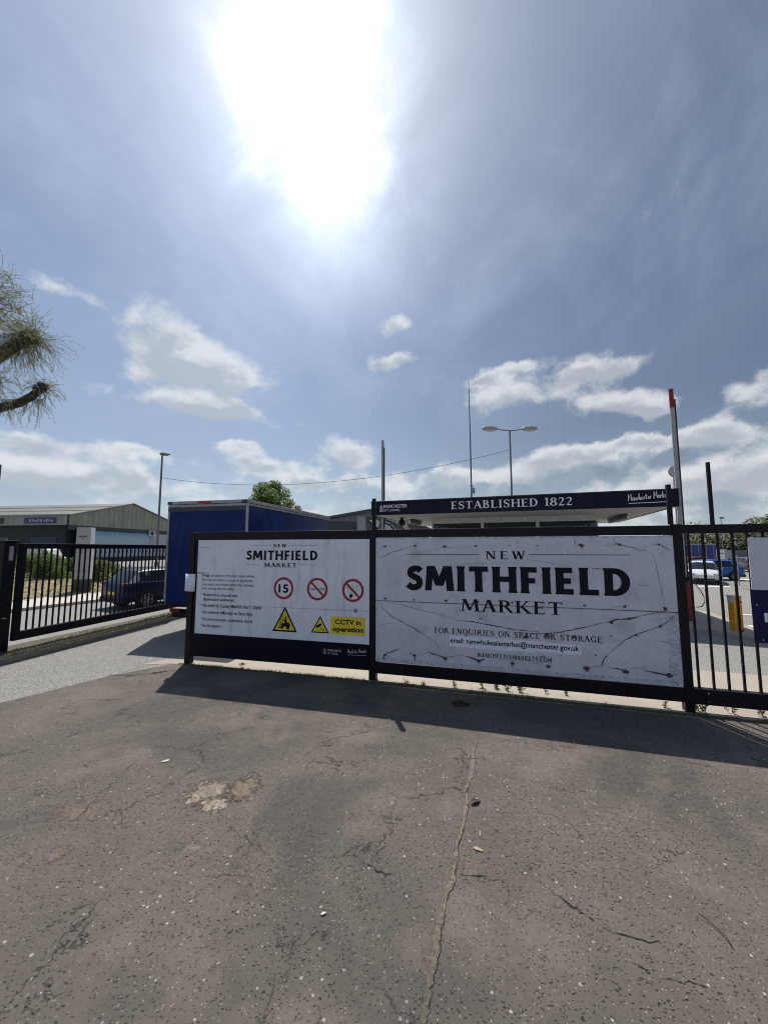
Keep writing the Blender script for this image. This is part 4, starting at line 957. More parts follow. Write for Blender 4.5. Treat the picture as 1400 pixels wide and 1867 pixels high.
bx('edge_trim', mat('edge_trim', (.05, .055, .06), .4, metal=.5), kio, -.02, kl + .02, -.02, KD + .02, ZT, ZT + .035, bev=.006)
kx0, kx1, ky0, ky1 = 1.78, 8.22, 2.7, 6.1
for nm, a in (('wall', (kx0, kx1, ky0, ky0 + .12)), ('wall', (kx0, kx1, ky1 - .12, ky1)), ('wall', (kx0, kx0 + .12, ky0 + .121, ky1 - .121)), ('wall', (kx1 - .12, kx1, ky0 + .121, ky1 - .121))):
    w_ = bx(nm, kw, kio, *a, 0, 1.2)
    bx('lintel', kw, kio, *a, 3.38, ZB + .02)
def frame_win(x0, x1, y0, y1, n_, along='x'):
    for i in range(n_ + 1):
        p = (x0 + (x1 - x0) * i / n_)
        if along == 'x': bx('mullion', kw, kio, max(x0, p - .06), min(x1, p + .06), y0 + .01, y1 - .01, 1.2, 3.38)
    for i in range(n_):
        a, b_ = x0 + (x1 - x0) * i / n_, x0 + (x1 - x0) * (i + 1) / n_
        bx('window', glass('clear_glass', alpha_mix=.72), kio, a + .062, b_ - .062, (y0 + y1) / 2 - .006, (y0 + y1) / 2 + .006, 1.2, 3.38)
frame_win(kx0, kx1, ky0, ky0 + .12, 3); frame_win(kx0, kx1, ky1 - .12, ky1, 4)
for xx in (kx0, kx1 - .12): 
    bx('mullion', kw, kio, xx + .01, xx + .11, 4.3, 4.45, 1.2, 3.38)
    bx('window', glass('clear_glass'), kio, xx + .054, xx + .066, ky0 + .13, 4.29, 1.2, 3.38); bx('window', glass('clear_glass'), kio, xx + .054, xx + .066, 4.46, ky1 - .13, 1.2, 3.38)
bx('partition', mat('cabinet_grey', (.12, .12, .12), .6), kio, kx0 + 2.2, kx0 + 3.9, 4.8, 5.0, .1, 3.3); bx('roller_blind', mat('blind', (.05, .06, .07), .7), kio, kx0 + .2, kx0 + 2.0, ky1 - .2, ky1 - .18, 2.9, 3.4)
bx('shelf', mat('cabinet_grey', (.12, .12, .12), .6), kio, kx0 + 4.2, kx0 + 5.6, 5.3, 5.7, .1, 2.75)
bx('roof_post', kw, kio, .55, .67, 2.75, 2.87, 0, ZB + .02)
KY = -.0015
def kl_(x, y): return FK(x, y)
zb_ = kl_(822, 928.3)[1]; zt_ = kl_(822, 914.8)[1]
letters('ESTABLISHED 1822', kl_(822, 918)[0], kl_(1043, 914)[0], zb_, zt_ - zb_, KY, 'lettering', whitep, kio, .17, .065, True, .12)
a, b_ = kl_(699, 925), kl_(742, 924); zq = kl_(699, 926.5)[1]
sans('MANCHESTER', a[0], b_[0], zq, .13, KY, 'lettering', whitep, kio, .01)
a, b_ = kl_(699, 931), kl_(729, 931); sans('CITY COUNCIL', a[0], b_[0], zq - .13, .085, KY, 'lettering', whitep, kio, .01)
council_crest(kl_(692, 930)[0], zq - .1, .22, KY, 'crest', whitep, kio)
a, b_ = kl_(1145, 914), kl_(1224, 909); script_text(a[0], b_[0], kl_(1145, 918)[1], .30, KY, 'script_logo', whitep, kio)
# lights under the canopy
def striplight(u, v, rz, label, hl=.75):
    w_ = Fr(KL, ka).w(u, v, ZB + .02); r_ = root('strip_light', w_, ka + rz, label, 'light', 'strip lights under the canopy')
    bx('housing', dk, r_, -hl, hl, -.09, .09, -.08, 0, bev=.01); bx('diffuser', mat('diffuser', (.12, .12, .11), .5), r_, -hl + .03, hl - .03, -.07, .07, -.2, -.081, bev=.02)
striplight(9.1, 3.9, R(90), 'strip light on the canopy ceiling near its right end', 1.3); striplight(.95, 3.2, R(90), 'strip light on the canopy ceiling near its left end')
cc = root('security_camera', Fr(KL, ka).w(.75, 1.6, ZB + .02), ka, 'dark dome camera hanging under the left end of the canopy', 'camera')
MB().tube([(0, 0, 0), (0, 0, -.1), (0, 0, -.12), (0, 0, -.26)], [.07, .07, .13, .15], 14).build('housing', black, cc); MB().tube([(0, 0, -.26), (0, 0, -.32), (0, 0, -.37)], [.13, .11, .03], 14).build('dome', darkgl, cc)
# aerial on the roof
ar = D(855, 903, 15.6); ae = root('radio_aerial', Fr(KL, ka).w(3.60, 1.9, ZT + .03), 0, 'tall thin aerial pole rising from the canopy roof', 'aerial')
al_ = ae.location; hgt = EYE + (1000 - 687) * al_.y / 700 * 1.02 - al_.z
MB().tube([(0, 0, 0), (0, 0, .06)], .09).build('base', galv, ae); MB().tube([(0, 0, .05), (0, 0, hgt * .5), (-.02, 0, hgt)], [.032, .026, .012], 8).build('mast', mat('mast_grey', (.10, .10, .11), .5), ae)
bx('bracket', galv, ae, -.02, .14, -.04, .04, .42, .62, bev=.01); MB().tube([(.02, 0, .75), (.12, 0, .55), (.1, 0, .35)], .01).build('cable', rubber, ae)
# ------------------------------------------------------------------ barriers
def barrier(name, base, azr, top, label, body, bz, lean=(0, 0), red_top=True):
    r_ = root(name, base, azr, label, 'barrier', 'raised car park barriers')
    bx('cabinet', body, r_, -.19, .19, -.17, .17, 0, bz, bev=.02); bx('cabinet_lid', body, r_, -.21, .21, -.19, .19, bz, bz + .05, bev=.015); bx('door_handle', galv, r_, -.04, .04, -.19, -.17, bz * .62, bz * .7, bev=.004)
    arm = MB().box(-.055, .055, -.26, -.20, bz - .1, top).build('arm', mat('arm_grey_white', (.34, .34, .34), .6, dirt=(.16, .15, .14, .6), ds=3), r_); bx('edge_strip', rubber, arm, .057, .10, -.25, -.21, bz - .05, top - .35)
    if red_top: bx('red_tip', mat('faded_red', (.22, .012, .015), .6), arm, -.057, .0565, -.262, -.198, top - .62, top + .002)
    MB().disc((0, -.215, bz - .15), (0, 1, 0), .12, .08, 18).build('pivot', black, r_)
    return r_
barrier('traffic_barrier', (9.34, 12.2, .09), R(-20), 7.35, 'red barrier cabinet with its white arm raised, right of the kiosk', rust, 1.45)
barrier('traffic_barrier', (.02, 17.8, 0), R(-20), 7.35, 'barrier with plain white arm raised behind the left end of the canopy', mat('grey_cab', (.3, .3, .3), .5), 1.2, red_top=False)
hose = root('hanging_cable', (9.62, 12.0, .09), 0, 'thin black cable looping beside the red barrier cabinet', 'cable')
MB().tube([(-.05, 0, 1.15), (.1, 0, .95), (.2, 0, .75), (.22, 0, .58), (.12, 0, .45), (-.05, 0, .42)], .012, 6).build('cable', rubber, hose)
yb = root('barrier_housing', (*G(1344, 1156)[:2], .02), R(-12), 'orange yellow barrier housing standing alone on the right kerb', 'bollard')
yl = yb.location
bx('housing', orange, yb, -.11, .09, -.12, .12, 0, .98, bev=.012); bx('lid', whitepaint, yb, -.13, .11, -.14, .14, .98, 1.01, bev=.008); bx('side_panel', whitepaint, yb, -.124, -.11, -.11, .11, .82, .98, bev=.003)
bx('lock', rust, yb, .04, .08, -.135, -.12, .82, .87, bev=.004); bx('lock', rust, yb, .04, .08, -.135, -.12, .05, .12, bev=.004); bx('foot', black, yb, -.13, .11, -.13, .13, -.02, .02)
dr = D(1233, 858, 30); ds_ = root('round_sign_lamp', (22.9 * .92, 30 * .92, 0), 0, 'round pale disc on a pole behind the raised right hand arm', 'sign')
MB().tube([(0, 0, 0), (0, 0, dr[2] * .94)], .05).build('pole', galv, ds_); MB().disc((0, -.08, dr[2] * .93), (0, 1, 0), .42, .05, 28).build('disc', mat('disc_grey', (.40, .41, .42), .5), ds_)
# ------------------------------------------------------------------ street lamps and cable
def lamp(name, px, Y, ytop, label, double=False, grp='street lamps', hs=1.0, pr_=.075, rot=0, side=1):
    tp = D(px, ytop, Y); base = (tp[0], Y, 0); r_ = root(name, base, rot, label, 'street lamp', grp); h = tp[2]
    MB().tube([(0, 0, 0), (0, 0, 1.2), (0, 0, 1.25), (0, 0, h)], [pr_ * 1.5, pr_ * 1.5, pr_, pr_ * .7], 10).build('pole', mat('lamp_steel', (.16, .16, .17), .5, metal=.2), r_)
    for s_ in ((-1, 1) if double else (side,)):
        if double:
            MB().tube([(0, 0, h - .02), (s_ * .5, 0, h + .04), (s_ * .85, 0, h + .1)], .035).build('arm', mat('lamp_steel', (.16, .16, .17), .5), r_)
            pts = [(s_ * .8, 0, h + .1), (s_ * .95, 0, h + .12), (s_ * 1.3, 0, h + .15), (s_ * 1.7, 0, h + .15), (s_ * 1.85, 0, h + .13)]
            MB().tube(pts, [.06, .14, .17, .15, .05], 12).build('lamp_head', mat('lamp_head_grey', (.34, .34, .34), .5), r_)
            MB().tube([(s_ * 1.0, 0, h + .03), (s_ * 1.35, 0, h + .02), (s_ * 1.65, 0, h + .05)], [.08, .11, .07], 10).build('lamp_glass', mat('lamp_glass', (.5, .5, .46), .2), r_)
        else:
            MB().tube([(-.2 * s_ * hs, 0, h), (0, 0, h + .02), (.45 * s_ * hs, 0, h - .03), (.75 * s_ * hs, 0, h - .0)], [.09, .15, .13, .04], 10).build('lamp_head', mat('lamp_steel', (.16, .16, .17), .5), r_)
    return r_, h
L1, h1 = lamp('street_lamp', 296.5, 32, 828, 'single headed street lamp left of the blue lorry', hs=.9, pr_=.10)
L2, h2 = lamp('street_lamp', 929, 25, 785, 'double headed street lamp rising behind the kiosk canopy', True)
L3, h3 = lamp('street_lamp', 1313, 60, 944, 'small far street lamp beyond the car park at the right', hs=.8, pr_=.07, side=1)
A_ = Vector((L1.location.x, 32, D(297, 871, 32)[2])); B_ = Vector((L2.location.x, 25, D(927, 820, 25)[2]))
cbl = MB().tube([A_.lerp(B_, i / 40) + Vector((0, 0, -1.35 * 4 * (i / 40) * (1 - i / 40))) for i in range(41)], .016, 5).build('overhead_cable', mat('cable_black', (.03, .03, .03), .6))
tag(cbl, 'thin overhead cable sagging between the two nearer street lamps', 'cable')
# thin sign posts and rail by the cars
def signpost(px, Y, yt, yb_, label, plate):
    b_ = D(px, yb_, Y); r_ = root('sign_post', (b_[0], Y, 0), 0, label, 'sign'); h = D(px, yt, Y)[2]
    MB().tube([(0, 0, 0), (0, 0, h)], .03, 8).build('pole', galv, r_)
    if plate: bx('plate', whitep, r_, -plate, plate, -.05, -.03, h - .45, h + .1, bev=.01); MB().box(-plate * .7, plate * .7, -.055, -.051, h - .12, h - .06).build('lettering', inkgrey, r_)
signpost(1317, 23.5, 1006, 1070, 'white notice on a thin pole among the parked cars', .26)
signpost(1347, 24.5, 1012, 1065, 'bare thin pole right of the bright blue hatchback', 0)
rl = root('hoop_rail', (*G(1324, 1058)[:2], 0), 0, 'pale hooped handrail in front of the bright blue hatchback', 'rail')
MB().tube([(-.45, 0, 0), (-.45, 0, .5), (-.35, 0, .62), (.35, 0, .62), (.45, 0, .5), (.45, 0, 0)], .03, 8).build('hoop', galv, rl)
# ------------------------------------------------------------------ blue trailer and cabins
def boxunit(name, px0, px1, yt, yb_, Y, depth, m, label, cat, rz=0):
    a, b_ = D(px0, yt, Y), D(px1, yb_, Y); w_ = b_[0] - a[0]
    r_ = root(name, (a[0], Y, 0), rz, label, cat); bx('body', m, r_, 0, w_, 0, depth, b_[2], a[2], bev=.03)
    return r_, w_, b_[2], a[2]
blue2 = mat('trailer_blue', (.012, .035, .19), .4, var=.1, vs=1)
r_, w_, zl, zt = boxunit('curtain_trailer', 1236, 1307, 992, 1023, 50, 2.5, blue2, 'long blue trailer parked across the back of the car park', 'trailer')
bx('top_rail', galv, r_, -.02, w_ + .02, -.03, -.002, zt - .12, zt + .02)
for i in range(5): bx('strap', galv, r_, .6 + i * (w_ - 1) / 4, .66 + i * (w_ - 1) / 4, -.015, -.002, zl, zt - .13)
for xx in (.8, 1.6, w_ - 1): MB().disc((xx, .4, .32), (0, 1, 0), .33, .3, 20).build('wheel', rubber, r_)
r_, w_, zl, zt = boxunit('white_cabin', 1308, 1327, 1002, 1024, 55, 3, whitepaint, 'white cabin standing at the right end of the blue trailer', 'cabin')
bx('door', galv, r_, .6, 1.2, -.03, -.002, zl, zt - .1); bx('base', black, r_, 0, w_, .1, 2.9, 0, zl)
r_, w_, zl, zt = boxunit('grey_container', 1335, 1366, 1004, 1019, 58, 2.5, mat('container_grey', (.16, .17, .19), .6), 'dark grey container behind the distant cars', 'container')
for i in range(10): bx('rib', mat('container_grey', (.16, .17, .19), .6), r_, .1 + i * (w_ - .2) / 10, .16 + i * (w_ - .2) / 10, -.03, -.002, zl, zt)
bx('base', black, r_, 0, w_, .1, 2.4, 0, zl)
# ------------------------------------------------------------------ totem sign
tz = G(146, 1084); tt_ = root('totem_sign', (tz[0] + .1, tz[1], .1), R(2), 'pale grey totem sign on a dark plinth standing in the grass', 'sign')
tY = tz[1]; th = D(146, 962, tY)[2] - .1; tw = .36; tm_ = mat('totem_grey', (.36, .36, .35), .5, var=.04)
bx('plinth', mat('totem_plinth', (.035, .035, .035), .6), tt_, -.40, .36, -.15, .15, 0, .66, bev=.01); bx('panel', tm_, tt_, -.37, .33, -.14, .14, .66, th, bev=.012)
bx('side_strip', whitep, tt_, .331, .36, -.13, .13, .68, th - .01)
sans('SMITHFIELD', -.24, .20, th - .50, .085, -.142, 'lettering', ink, tt_, .04); sans('MARKET', -.1, .06, th - .58, .04, -.142, 'lettering', ink, tt_, .01)
pr = Print(-.142)
for i, (a, b_) in enumerate(((-.22, .12), (-.22, .18), (-.22, .02), (-.22, .16))): pr.ribbon([(a, th - 1.05 - i * .07), (b_, th - 1.05 - i * .07)], .022)
pr.build('direction_lines', inkgrey, tt_)
pr = Print(-.142)
for i in range(3): pr.ring(-.2 + i * .19, .98 + .1, .055, .012, 20); pr.ribbon([(-.2 + i * .19 - .03, 1.08), (-.2 + i * .19 + .03, 1.1)], .012)
pr.build('pictograms', inkgrey, tt_)
# ------------------------------------------------------------------ warehouse on the left
def ribbed(name, col, freq, dirt):
    m = bpy.data.materials.new(name); m.use_nodes = True; t = NT(m.node_tree); b = m.node_tree.nodes['Principled BSDF']
    P = t.new('ShaderNodeTexCoord').outputs['Object']; x_, y_, z_ = t.sep(P)
    w_ = t.m('SINE', t.m('MULTIPLY', t.m('ADD', x_, y_), freq)); n = t.noise(t.mapv(P, sc=(1, 1, .25)), .8, 6, .65)
    c = t.mix(t.ss(n, .35, .7), col, dirt); c = t.mix(t.ss(w_, .3, .8, 0, .35), c, tuple(q * .45 for q in col))
    pn = t.noise(t.comb(t.m('FLOOR', t.m('MULTIPLY', t.m('ADD', x_, y_), .9)), 0.0, 0.0), 1.3, 1)
    c = t.mix(t.m('MULTIPLY', t.ss(pn, .4, .6), .25), c, tuple(q * .6 for q in col))
    t.put(b.inputs['Base Color'], c); b.inputs['Roughness'].default_value = .65; t.put(b.inputs['Normal'], t.bump(w_, .6, .08)); return m
clad = ribbed('pale_cladding', (.36, .37, .30), 6.0, (.25, .27, .20)); roofm = ribbed('roof_sheet', (.20, .21, .19), 5.0, (.13, .14, .12))
WN = (-50.9, 62.0); wa = math.atan2(.989, .146)           # local x runs along the gable, local y towards the long side (left)
wh = root('market_warehouse', (*WN, 0), wa, 'long pale green ribbed warehouse with a low gable at the left', 'building')
GW = 25.3; HL = 75; EZ, RZ, CB = 7.75, 11.0, 6.15
def pv(name, verts, faces, m): return obj(name, verts, faces, m, wh)
pv('gable_cladding', [(0, 0, CB), (GW, 0, CB), (GW, 0, EZ), (GW / 2, 0, RZ), (0, 0, EZ)] + [(x_, .3, z_) for x_, z_ in ((0, CB), (GW, CB), (GW, EZ), (GW / 2, RZ), (0, EZ))],
   [(0, 1, 2, 3, 4), (9, 8, 7, 6, 5), (0, 5, 6, 1), (1, 6, 7, 2)], clad)
pv('side_cladding', [(0, .3, CB), (0, HL, CB), (0, HL, EZ), (0, .3, EZ), (.3, .3, CB), (.3, HL, CB)], [(0, 1, 2, 3), (0, 4, 5, 1)], clad)
pv('roof', [(-.25, -.25, EZ + .02), (GW / 2, -.25, RZ + .08), (GW + .25, -.25, EZ + .02), (-.25, HL, EZ + .02), (GW / 2, HL, RZ + .08), (GW + .25, HL, EZ + .02)], [(0, 1, 4, 3), (1, 2, 5, 4)], roofm)
tr_ = mat('pale_trim', (.42, .42, .38), .6)
for i, q in enumerate((.0, .33, .66)):
    p0 = Vector((-.25, 0, EZ + .06)).lerp(Vector((GW / 2, 0, RZ + .12)), q); MB().box(p0.x - .05, p0.x + .05, -.25, HL, p0.z, p0.z + .07).build('roof_joint', tr_ if i else dk, wh)
MB().tube([(-.25, -.3, EZ), (GW / 2, -.3, RZ + .06), (GW + .25, -.3, EZ)], .12, 6).build('verge_trim', mat('verge_trim', (.14, .15, .14), .6), wh)
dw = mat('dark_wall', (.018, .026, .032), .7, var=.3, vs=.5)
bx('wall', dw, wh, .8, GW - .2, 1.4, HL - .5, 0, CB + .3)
bx('downpipe', dk, wh, -.15, -.02, .1, .25, CB, EZ)
bx('header_band', mat('header_band', (.05, .06, .07), .7), wh, .1, GW - .1, .05, .3, CB - .75, CB - .01)
mur = bpy.data.materials.new('painted_mural'); mur.use_nodes = True; t = NT(mur.node_tree); b = mur.node_tree.nodes['Principled BSDF']
P = t.new('ShaderNodeTexCoord').outputs['Object']; z_ = t.sep(P)[2]; n = t.noise(P, .5, 6, .65)
c = t.mix(t.ss(t.m('ADD', z_, t.m('MULTIPLY', n, 1.6)), 4.7, 6.0), (.42, .52, .60), (.14, .36, .58)); t.put(b.inputs['Base Color'], t.mix(t.ss(n, .5, .7, 0, .5), c, (.40, .44, .48))); b.inputs['Roughness'].default_value = .6
bx('mural_panel', mur, wh, 1.9, 18.6, .06, .5, .8, CB - .8); bx('end_panel', mat('pale_panel', (.40, .44, .50), .6, dirt=(.25, .28, .32, .5), ds=.6), wh, 18.7, GW - .3, .06, .5, .8, CB - .8)
mk = Print(.05)
for i in range(8): x_ = 8 + i * 1.15; mk.ribbon([(x_, 3.9 + .2 * math.sin(i * 2)), (x_ + .15, 4.5), (x_ + .5, 4.9), (x_ + .6, 4.2), (x_ + .3, 3.8)], .22)
mk.build('faded_mural_shapes', mat('mural_pale', (.45, .52, .58), .7), wh)
mk = Print(.045); rr = random.Random(4)
for i in range(20):
    x_ = 3.2 + i * .98; h_ = .55
    for q in range(2): mk.ribbon([(x_ + .5 * rr.random(), 1.55), (x_ + .5 * rr.random(), 1.8), (x_ + .5 * rr.random(), 1.55 + h_)], .13)
mk.build('graffiti_row', mat('graffiti_dark', (.04, .05, .07), .7), wh)
bx('plinth', mat('plinth_dark', (.04, .04, .045), .7), wh, .2, GW - .1, .02, .5, 0, .78)
for nm, y0_, y1_, c_ in (('shop_sign', 2.4, 8.4, (.04, .035, .13)), ('shop_sign', 12.5, 18.5, (.015, .05, .035))):
    s_ = root(nm, Fr(WN, wa).w(-.02, (y0_ + y1_) / 2, 6.45), wa, 'purple sign with pale marks on the warehouse side fascia' if y0_ < 5 else 'dark green sign with one pale square on the warehouse side fascia', 'sign', None)
    w2 = (y1_ - y0_) / 2; bx('panel', mat('shop_%d' % y0_, c_, .5), s_, -.1, 0, -w2, w2, 0, .95, bev=.02)
    if y0_ < 5:
        mb = MB()
        for i in range(9): mb.box(-.115, -.101, w2 * .55 - i * .52, w2 * .55 - i * .52 + .3, .22 + .1 * (i % 2), .75 - .1 * (i % 3))
        mb.build('pale_marks', mat('pale_marks', (.4, .4, .6), .6), s_)
    else: MB().box(-.115, -.101, -w2 * .75, -w2 * .75 + .7, .25, .75).build('pale_square', whitep, s_)
ac = root('air_conditioner', Fr(WN, wa).w(17.9, -.25, 4.9), wa, 'white air conditioning unit mounted on the warehouse gable wall', 'air conditioner')
bx('housing', whitepaint, ac, -.8, .8, -.2, .28, 0, 1.15, bev=.03); MB().disc((-.15, -.21, .57), (0, 1, 0), .4, .03, 24).build('fan_grille', rubber, ac); bx('bracket', galv, ac, -.6, .6, -.1, .25, -.08, -.001); MB().tube([(.1, .1, 0), (.0, .15, -1.6), (-.2, .2, -2.6)], .06).build('pipe', galv, ac)
# shutters / bays in the dark long side
for i in range(7):
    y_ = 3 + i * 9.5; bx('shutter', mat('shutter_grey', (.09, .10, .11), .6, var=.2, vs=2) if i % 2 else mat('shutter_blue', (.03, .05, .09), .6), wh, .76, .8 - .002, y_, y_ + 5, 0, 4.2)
# ------------------------------------------------------------------ grey building with the fish painting, behind the lorry
GB = 31.0
pts_ = [D(596, 1012, GB), D(596, 945, GB), D(684, 929, GB), D(782, 965, GB), D(782, 1012, GB)]
gb = root('grey_building', (pts_[0][0], GB, 0), 0, 'grey sloping roofed building with a painted fish wall behind the kiosk', 'building'); ox = pts_[0][0]
gp_ = [(0, 0), (0, pts_[1][2] - .12), (pts_[2][0] - ox, pts_[2][2] - .12), (pts_[3][0] - ox, pts_[3][2] - .12), (pts_[3][0] - ox, 0)]
greyw = mat('grey_render', (.16, .165, .18), .7, var=.08, vs=.7)
MB().prism(gp_, 0, 9).build('wall', greyw, gb)
rp = [(gp_[1][0] - .25, gp_[1][1] + .0), (gp_[2][0], gp_[2][1] + .0), (gp_[3][0] + .3, gp_[3][1] - .08), (gp_[3][0] + .3, gp_[3][1] + .12), (gp_[2][0], gp_[2][1] + .22), (gp_[1][0] - .25, gp_[1][1] + .2)]
MB().prism(rp, -.3, 9.2).build('roof', mat('dark_roof_edge', (.06, .065, .07), .5), gb)
def gx(px): return D(px, 960, GB)[0] - ox
def gz(y_): return D(650, y_, GB)[2]
bx('dark_panel', mat('dark_cladding', (.04, .042, .06), .5), gb, gx(598), gx(650), -.04, -.001, 1.5, gz(951)); bx('light_panel', mat('light_cladding', (.30, .31, .32), .6), gb, gx(651), gx(667), -.05, -.001, 1.0, gz(941))
pr = Print(-.01); pr.poly([(gx(668), 1), (gx(778), 1), (gx(778), gz(967)), (gx(700), gz(944)), (gx(668), gz(941))]); pr.build('mural_ground', mat('mural_grey', (.10, .10, .105), .7, var=.3, vs=1), gb)
pr = Print(-.02)
pr.poly([(gx(672), gz(949)), (gx(686), gz(947)), (gx(692), gz(951)), (gx(690), gz(962)), (gx(680), gz(958))]); pr.poly([(gx(694), gz(950)), (gx(706), gz(952)), (gx(716), gz(958)), (gx(722), gz(967)), (gx(700), gz(967))])
pr.ribbon([(gx(706), gz(944)), (gx(722), gz(950)), (gx(738), gz(960)), (gx(750), gz(970))], .25); pr.build('fish_shapes', mat('mural_white', (.5, .5, .5), .7), gb)
pr = Print(-.03); pr.disc(gx(681), gz(951), .1); pr.ribbon([(gx(700), gz(953)), (gx(712), gz(958)), (gx(719), gz(967))], .12); pr.ribbon([(gx(672), gz(950)), (gx(684), gz(960)), (gx(690), gz(966))], .09); pr.build('fish_outlines', ink, gb)
# ------------------------------------------------------------------ trees and shrubs
def leafm(name, c1, c2):
    m = bpy.data.materials.new(name); m.use_nodes = True; t = NT(m.node_tree); b = m.node_tree.nodes['Principled BSDF']
    P = t.new('ShaderNodeTexCoord').outputs['Object']; n = t.noise(P, 1.6, 4, .6); r_ = t.noise(P, 14, 2)
    t.put(b.inputs['Base Color'], t.mix(t.ss(t.m('ADD', t.m('MULTIPLY', n, .6), t.m('MULTIPLY', r_, .4)), .38, .62), c1, c2)); b.inputs['Roughness'].default_value = .55
    tl = t.new('ShaderNodeBsdfTranslucent'); t.put(tl.inputs[0], tuple(min(1, q * 1.6) for q in c2)); mx = t.new('ShaderNodeMixShader'); mx.inputs[0].default_value = .35
    t.l.new(b.outputs[0], mx.inputs[1]); t.l.new(tl.outputs[0], mx.inputs[2]); t.l.new(mx.outputs[0], m.node_tree.nodes['Material Output'].inputs[0]); return m
lf1 = leafm('leaf_green', (.05, .085, .022), (.13, .19, .05)); lf2 = leafm('leaf_olive', (.05, .065, .02), (.15, .17, .06)); lf3 = leafm('leaf_willow', (.15, .17, .07), (.32, .34, .17))
bark = mat('bark', (.045, .038, .032), .9, var=.4, vs=8, bump=.9, bs=25)
def leaves(mb, clumps, size, dens):
    for (c, r_) in clumps:
        for _ in range(int(dens * r_ * r_)):
            d = Vector((random.gauss(0, 1), random.gauss(0, 1), random.gauss(0, 1))).normalized() * r_ * random.random() ** .45; p = Vector(c) + Vector((d.x, d.y, d.z * .8))
            a = Vector((random.gauss(0, 1), random.gauss(0, 1), random.gauss(0, 1))).normalized(); b_ = a.orthogonal().normalized(); s_ = size * random.uniform(.6, 1.4); k = len(mb.v)
            mb.v += [tuple(p - a * s_), tuple(p + b_ * s_ * .5), tuple(p + a * s_), tuple(p - b_ * s_ * .5)]; mb.f.append((k, k + 1, k + 2, k + 3))
def tree(name, loc, h, rad, label, m, nclump=26, size=.16, dens=120, grp=None, trunk=.3, low=.35, seed=0):
    random.seed(seed + 100); r_ = root(name, loc, 0, label, 'tree', grp); tb = MB(); tb.tube([(0, 0, 0), (.1, 0, h * .25), (0, .1, h * .5), (.05, 0, h * .8)], [trunk, trunk * .75, trunk * .5, trunk * .12], 10)
    cl = []
    for i in range(nclump):
        a = random.random() * 6.283; q = random.random(); z_ = h * (low + (1 - low) * q * .93); env = rad * (math.sin(math.pi * min(1, (q * .85 + .15))) ** .6); rr_ = env * random.uniform(.3, .85)
        c = (math.cos(a) * rr_, math.sin(a) * rr_, z_); cl.append((c, rad * random.uniform(.22, .42)))
        if i % 2 == 0: tb.tube([(0, 0, h * .3 + (z_ - h * .3) * .3), (c[0] * .5, c[1] * .5, z_ * .85), c], [trunk * .35, trunk * .18, trunk * .05], 6)
    tb.build('trunk', bark, r_); mb = MB(); leaves(mb, cl, size, dens); mb.build('crown', m, r_); return r_
tp = D(494, 880, 62); tree('broadleaf_tree', (tp[0], 62, 0), tp[2] + .3, 4.6, 'round green tree rising behind the blue lorry', lf1, 34, .19, 190, seed=1)
tp = D(532, 912, 60); tree('broadleaf_tree', (tp[0], 60, 0), tp[2] + .2, 2.3, 'smaller green tree at the right foot of the round one behind the lorry', lf2, 14, .24, 150, seed=2)
for i, (px, yt, Y, rad, m, lb) in enumerate(((1262, 962, 68, 6, lf2, 'wide olive tree behind the blue trailer, nearest the kiosk'), (1298, 972, 75, 4.2, lf1, 'dark green tree behind the right half of the blue trailer'), (1345, 966, 64, 5.0, lf2, 'pale green tree behind the grey container'),
                                     (1374, 944, 72, 5.0, lf2, 'tallest olive tree showing above the railings at the right edge'), (1404, 938, 60, 4.5, lf1, 'green tree cut off by the right edge above the railings'), (1235, 968, 80, 4, lf1, 'dark tree in the gap just right of the kiosk'))):
    tp = D(px, yt, Y); tree('broadleaf_tree', (tp[0], Y, 0), tp[2], rad, lb, m, 30, .24, 60, grp='trees beyond the car park', low=.12, seed=10 + i)
for i, (px, yb_, yt, w_, lb) in enumerate(((64, 1052, 1006, 1.5, 'leafy shrub nearest the gate post on the bank'), (88, 1050, 1010, 1.5, 'second shrub from the gate post on the bank'), (118, 1052, 1016, 1.4, 'shrub just left of the totem sign'), (172, 1058, 1018, 1.0, 'dark shrub just right of the totem sign'),
                                      (205, 1050, 1024, 1.2, 'low shrub above the parked dark blue car'), (228, 1046, 1030, .9, 'small low shrub right of the others above the dark blue car'), (97, 1058, 1030, 1.2, 'low clipped shrub in front of the taller shrubs'))):
    Y = 23 + (i % 3) * 1.2; a, b_ = D(px, yb_, Y), D(px, yt, Y); random.seed(40 + i)
    r_ = root('shrub', (a[0], Y, a[2] - .05), 0, lb, 'shrub', 'shrubs along the grass bank'); mb = MB(); hh = b_[2] - a[2]
    leaves(mb, [((random.uniform(-w_, w_) * .55, random.uniform(-.4, .4), hh * random.uniform(.25, .85)), hh * random.uniform(.28, .42)) for _ in range(12)], .06, 1300); mb.build('foliage', lf2 if i % 2 else lf1, r_)
    st_ = MB()
    for q in range(5): st_.tube([(0, 0, 0), (random.uniform(-w_, w_) * .4, random.uniform(-.3, .3), hh * .7)], [.03, .01], 5)
    st_.build('stem', bark, r_)
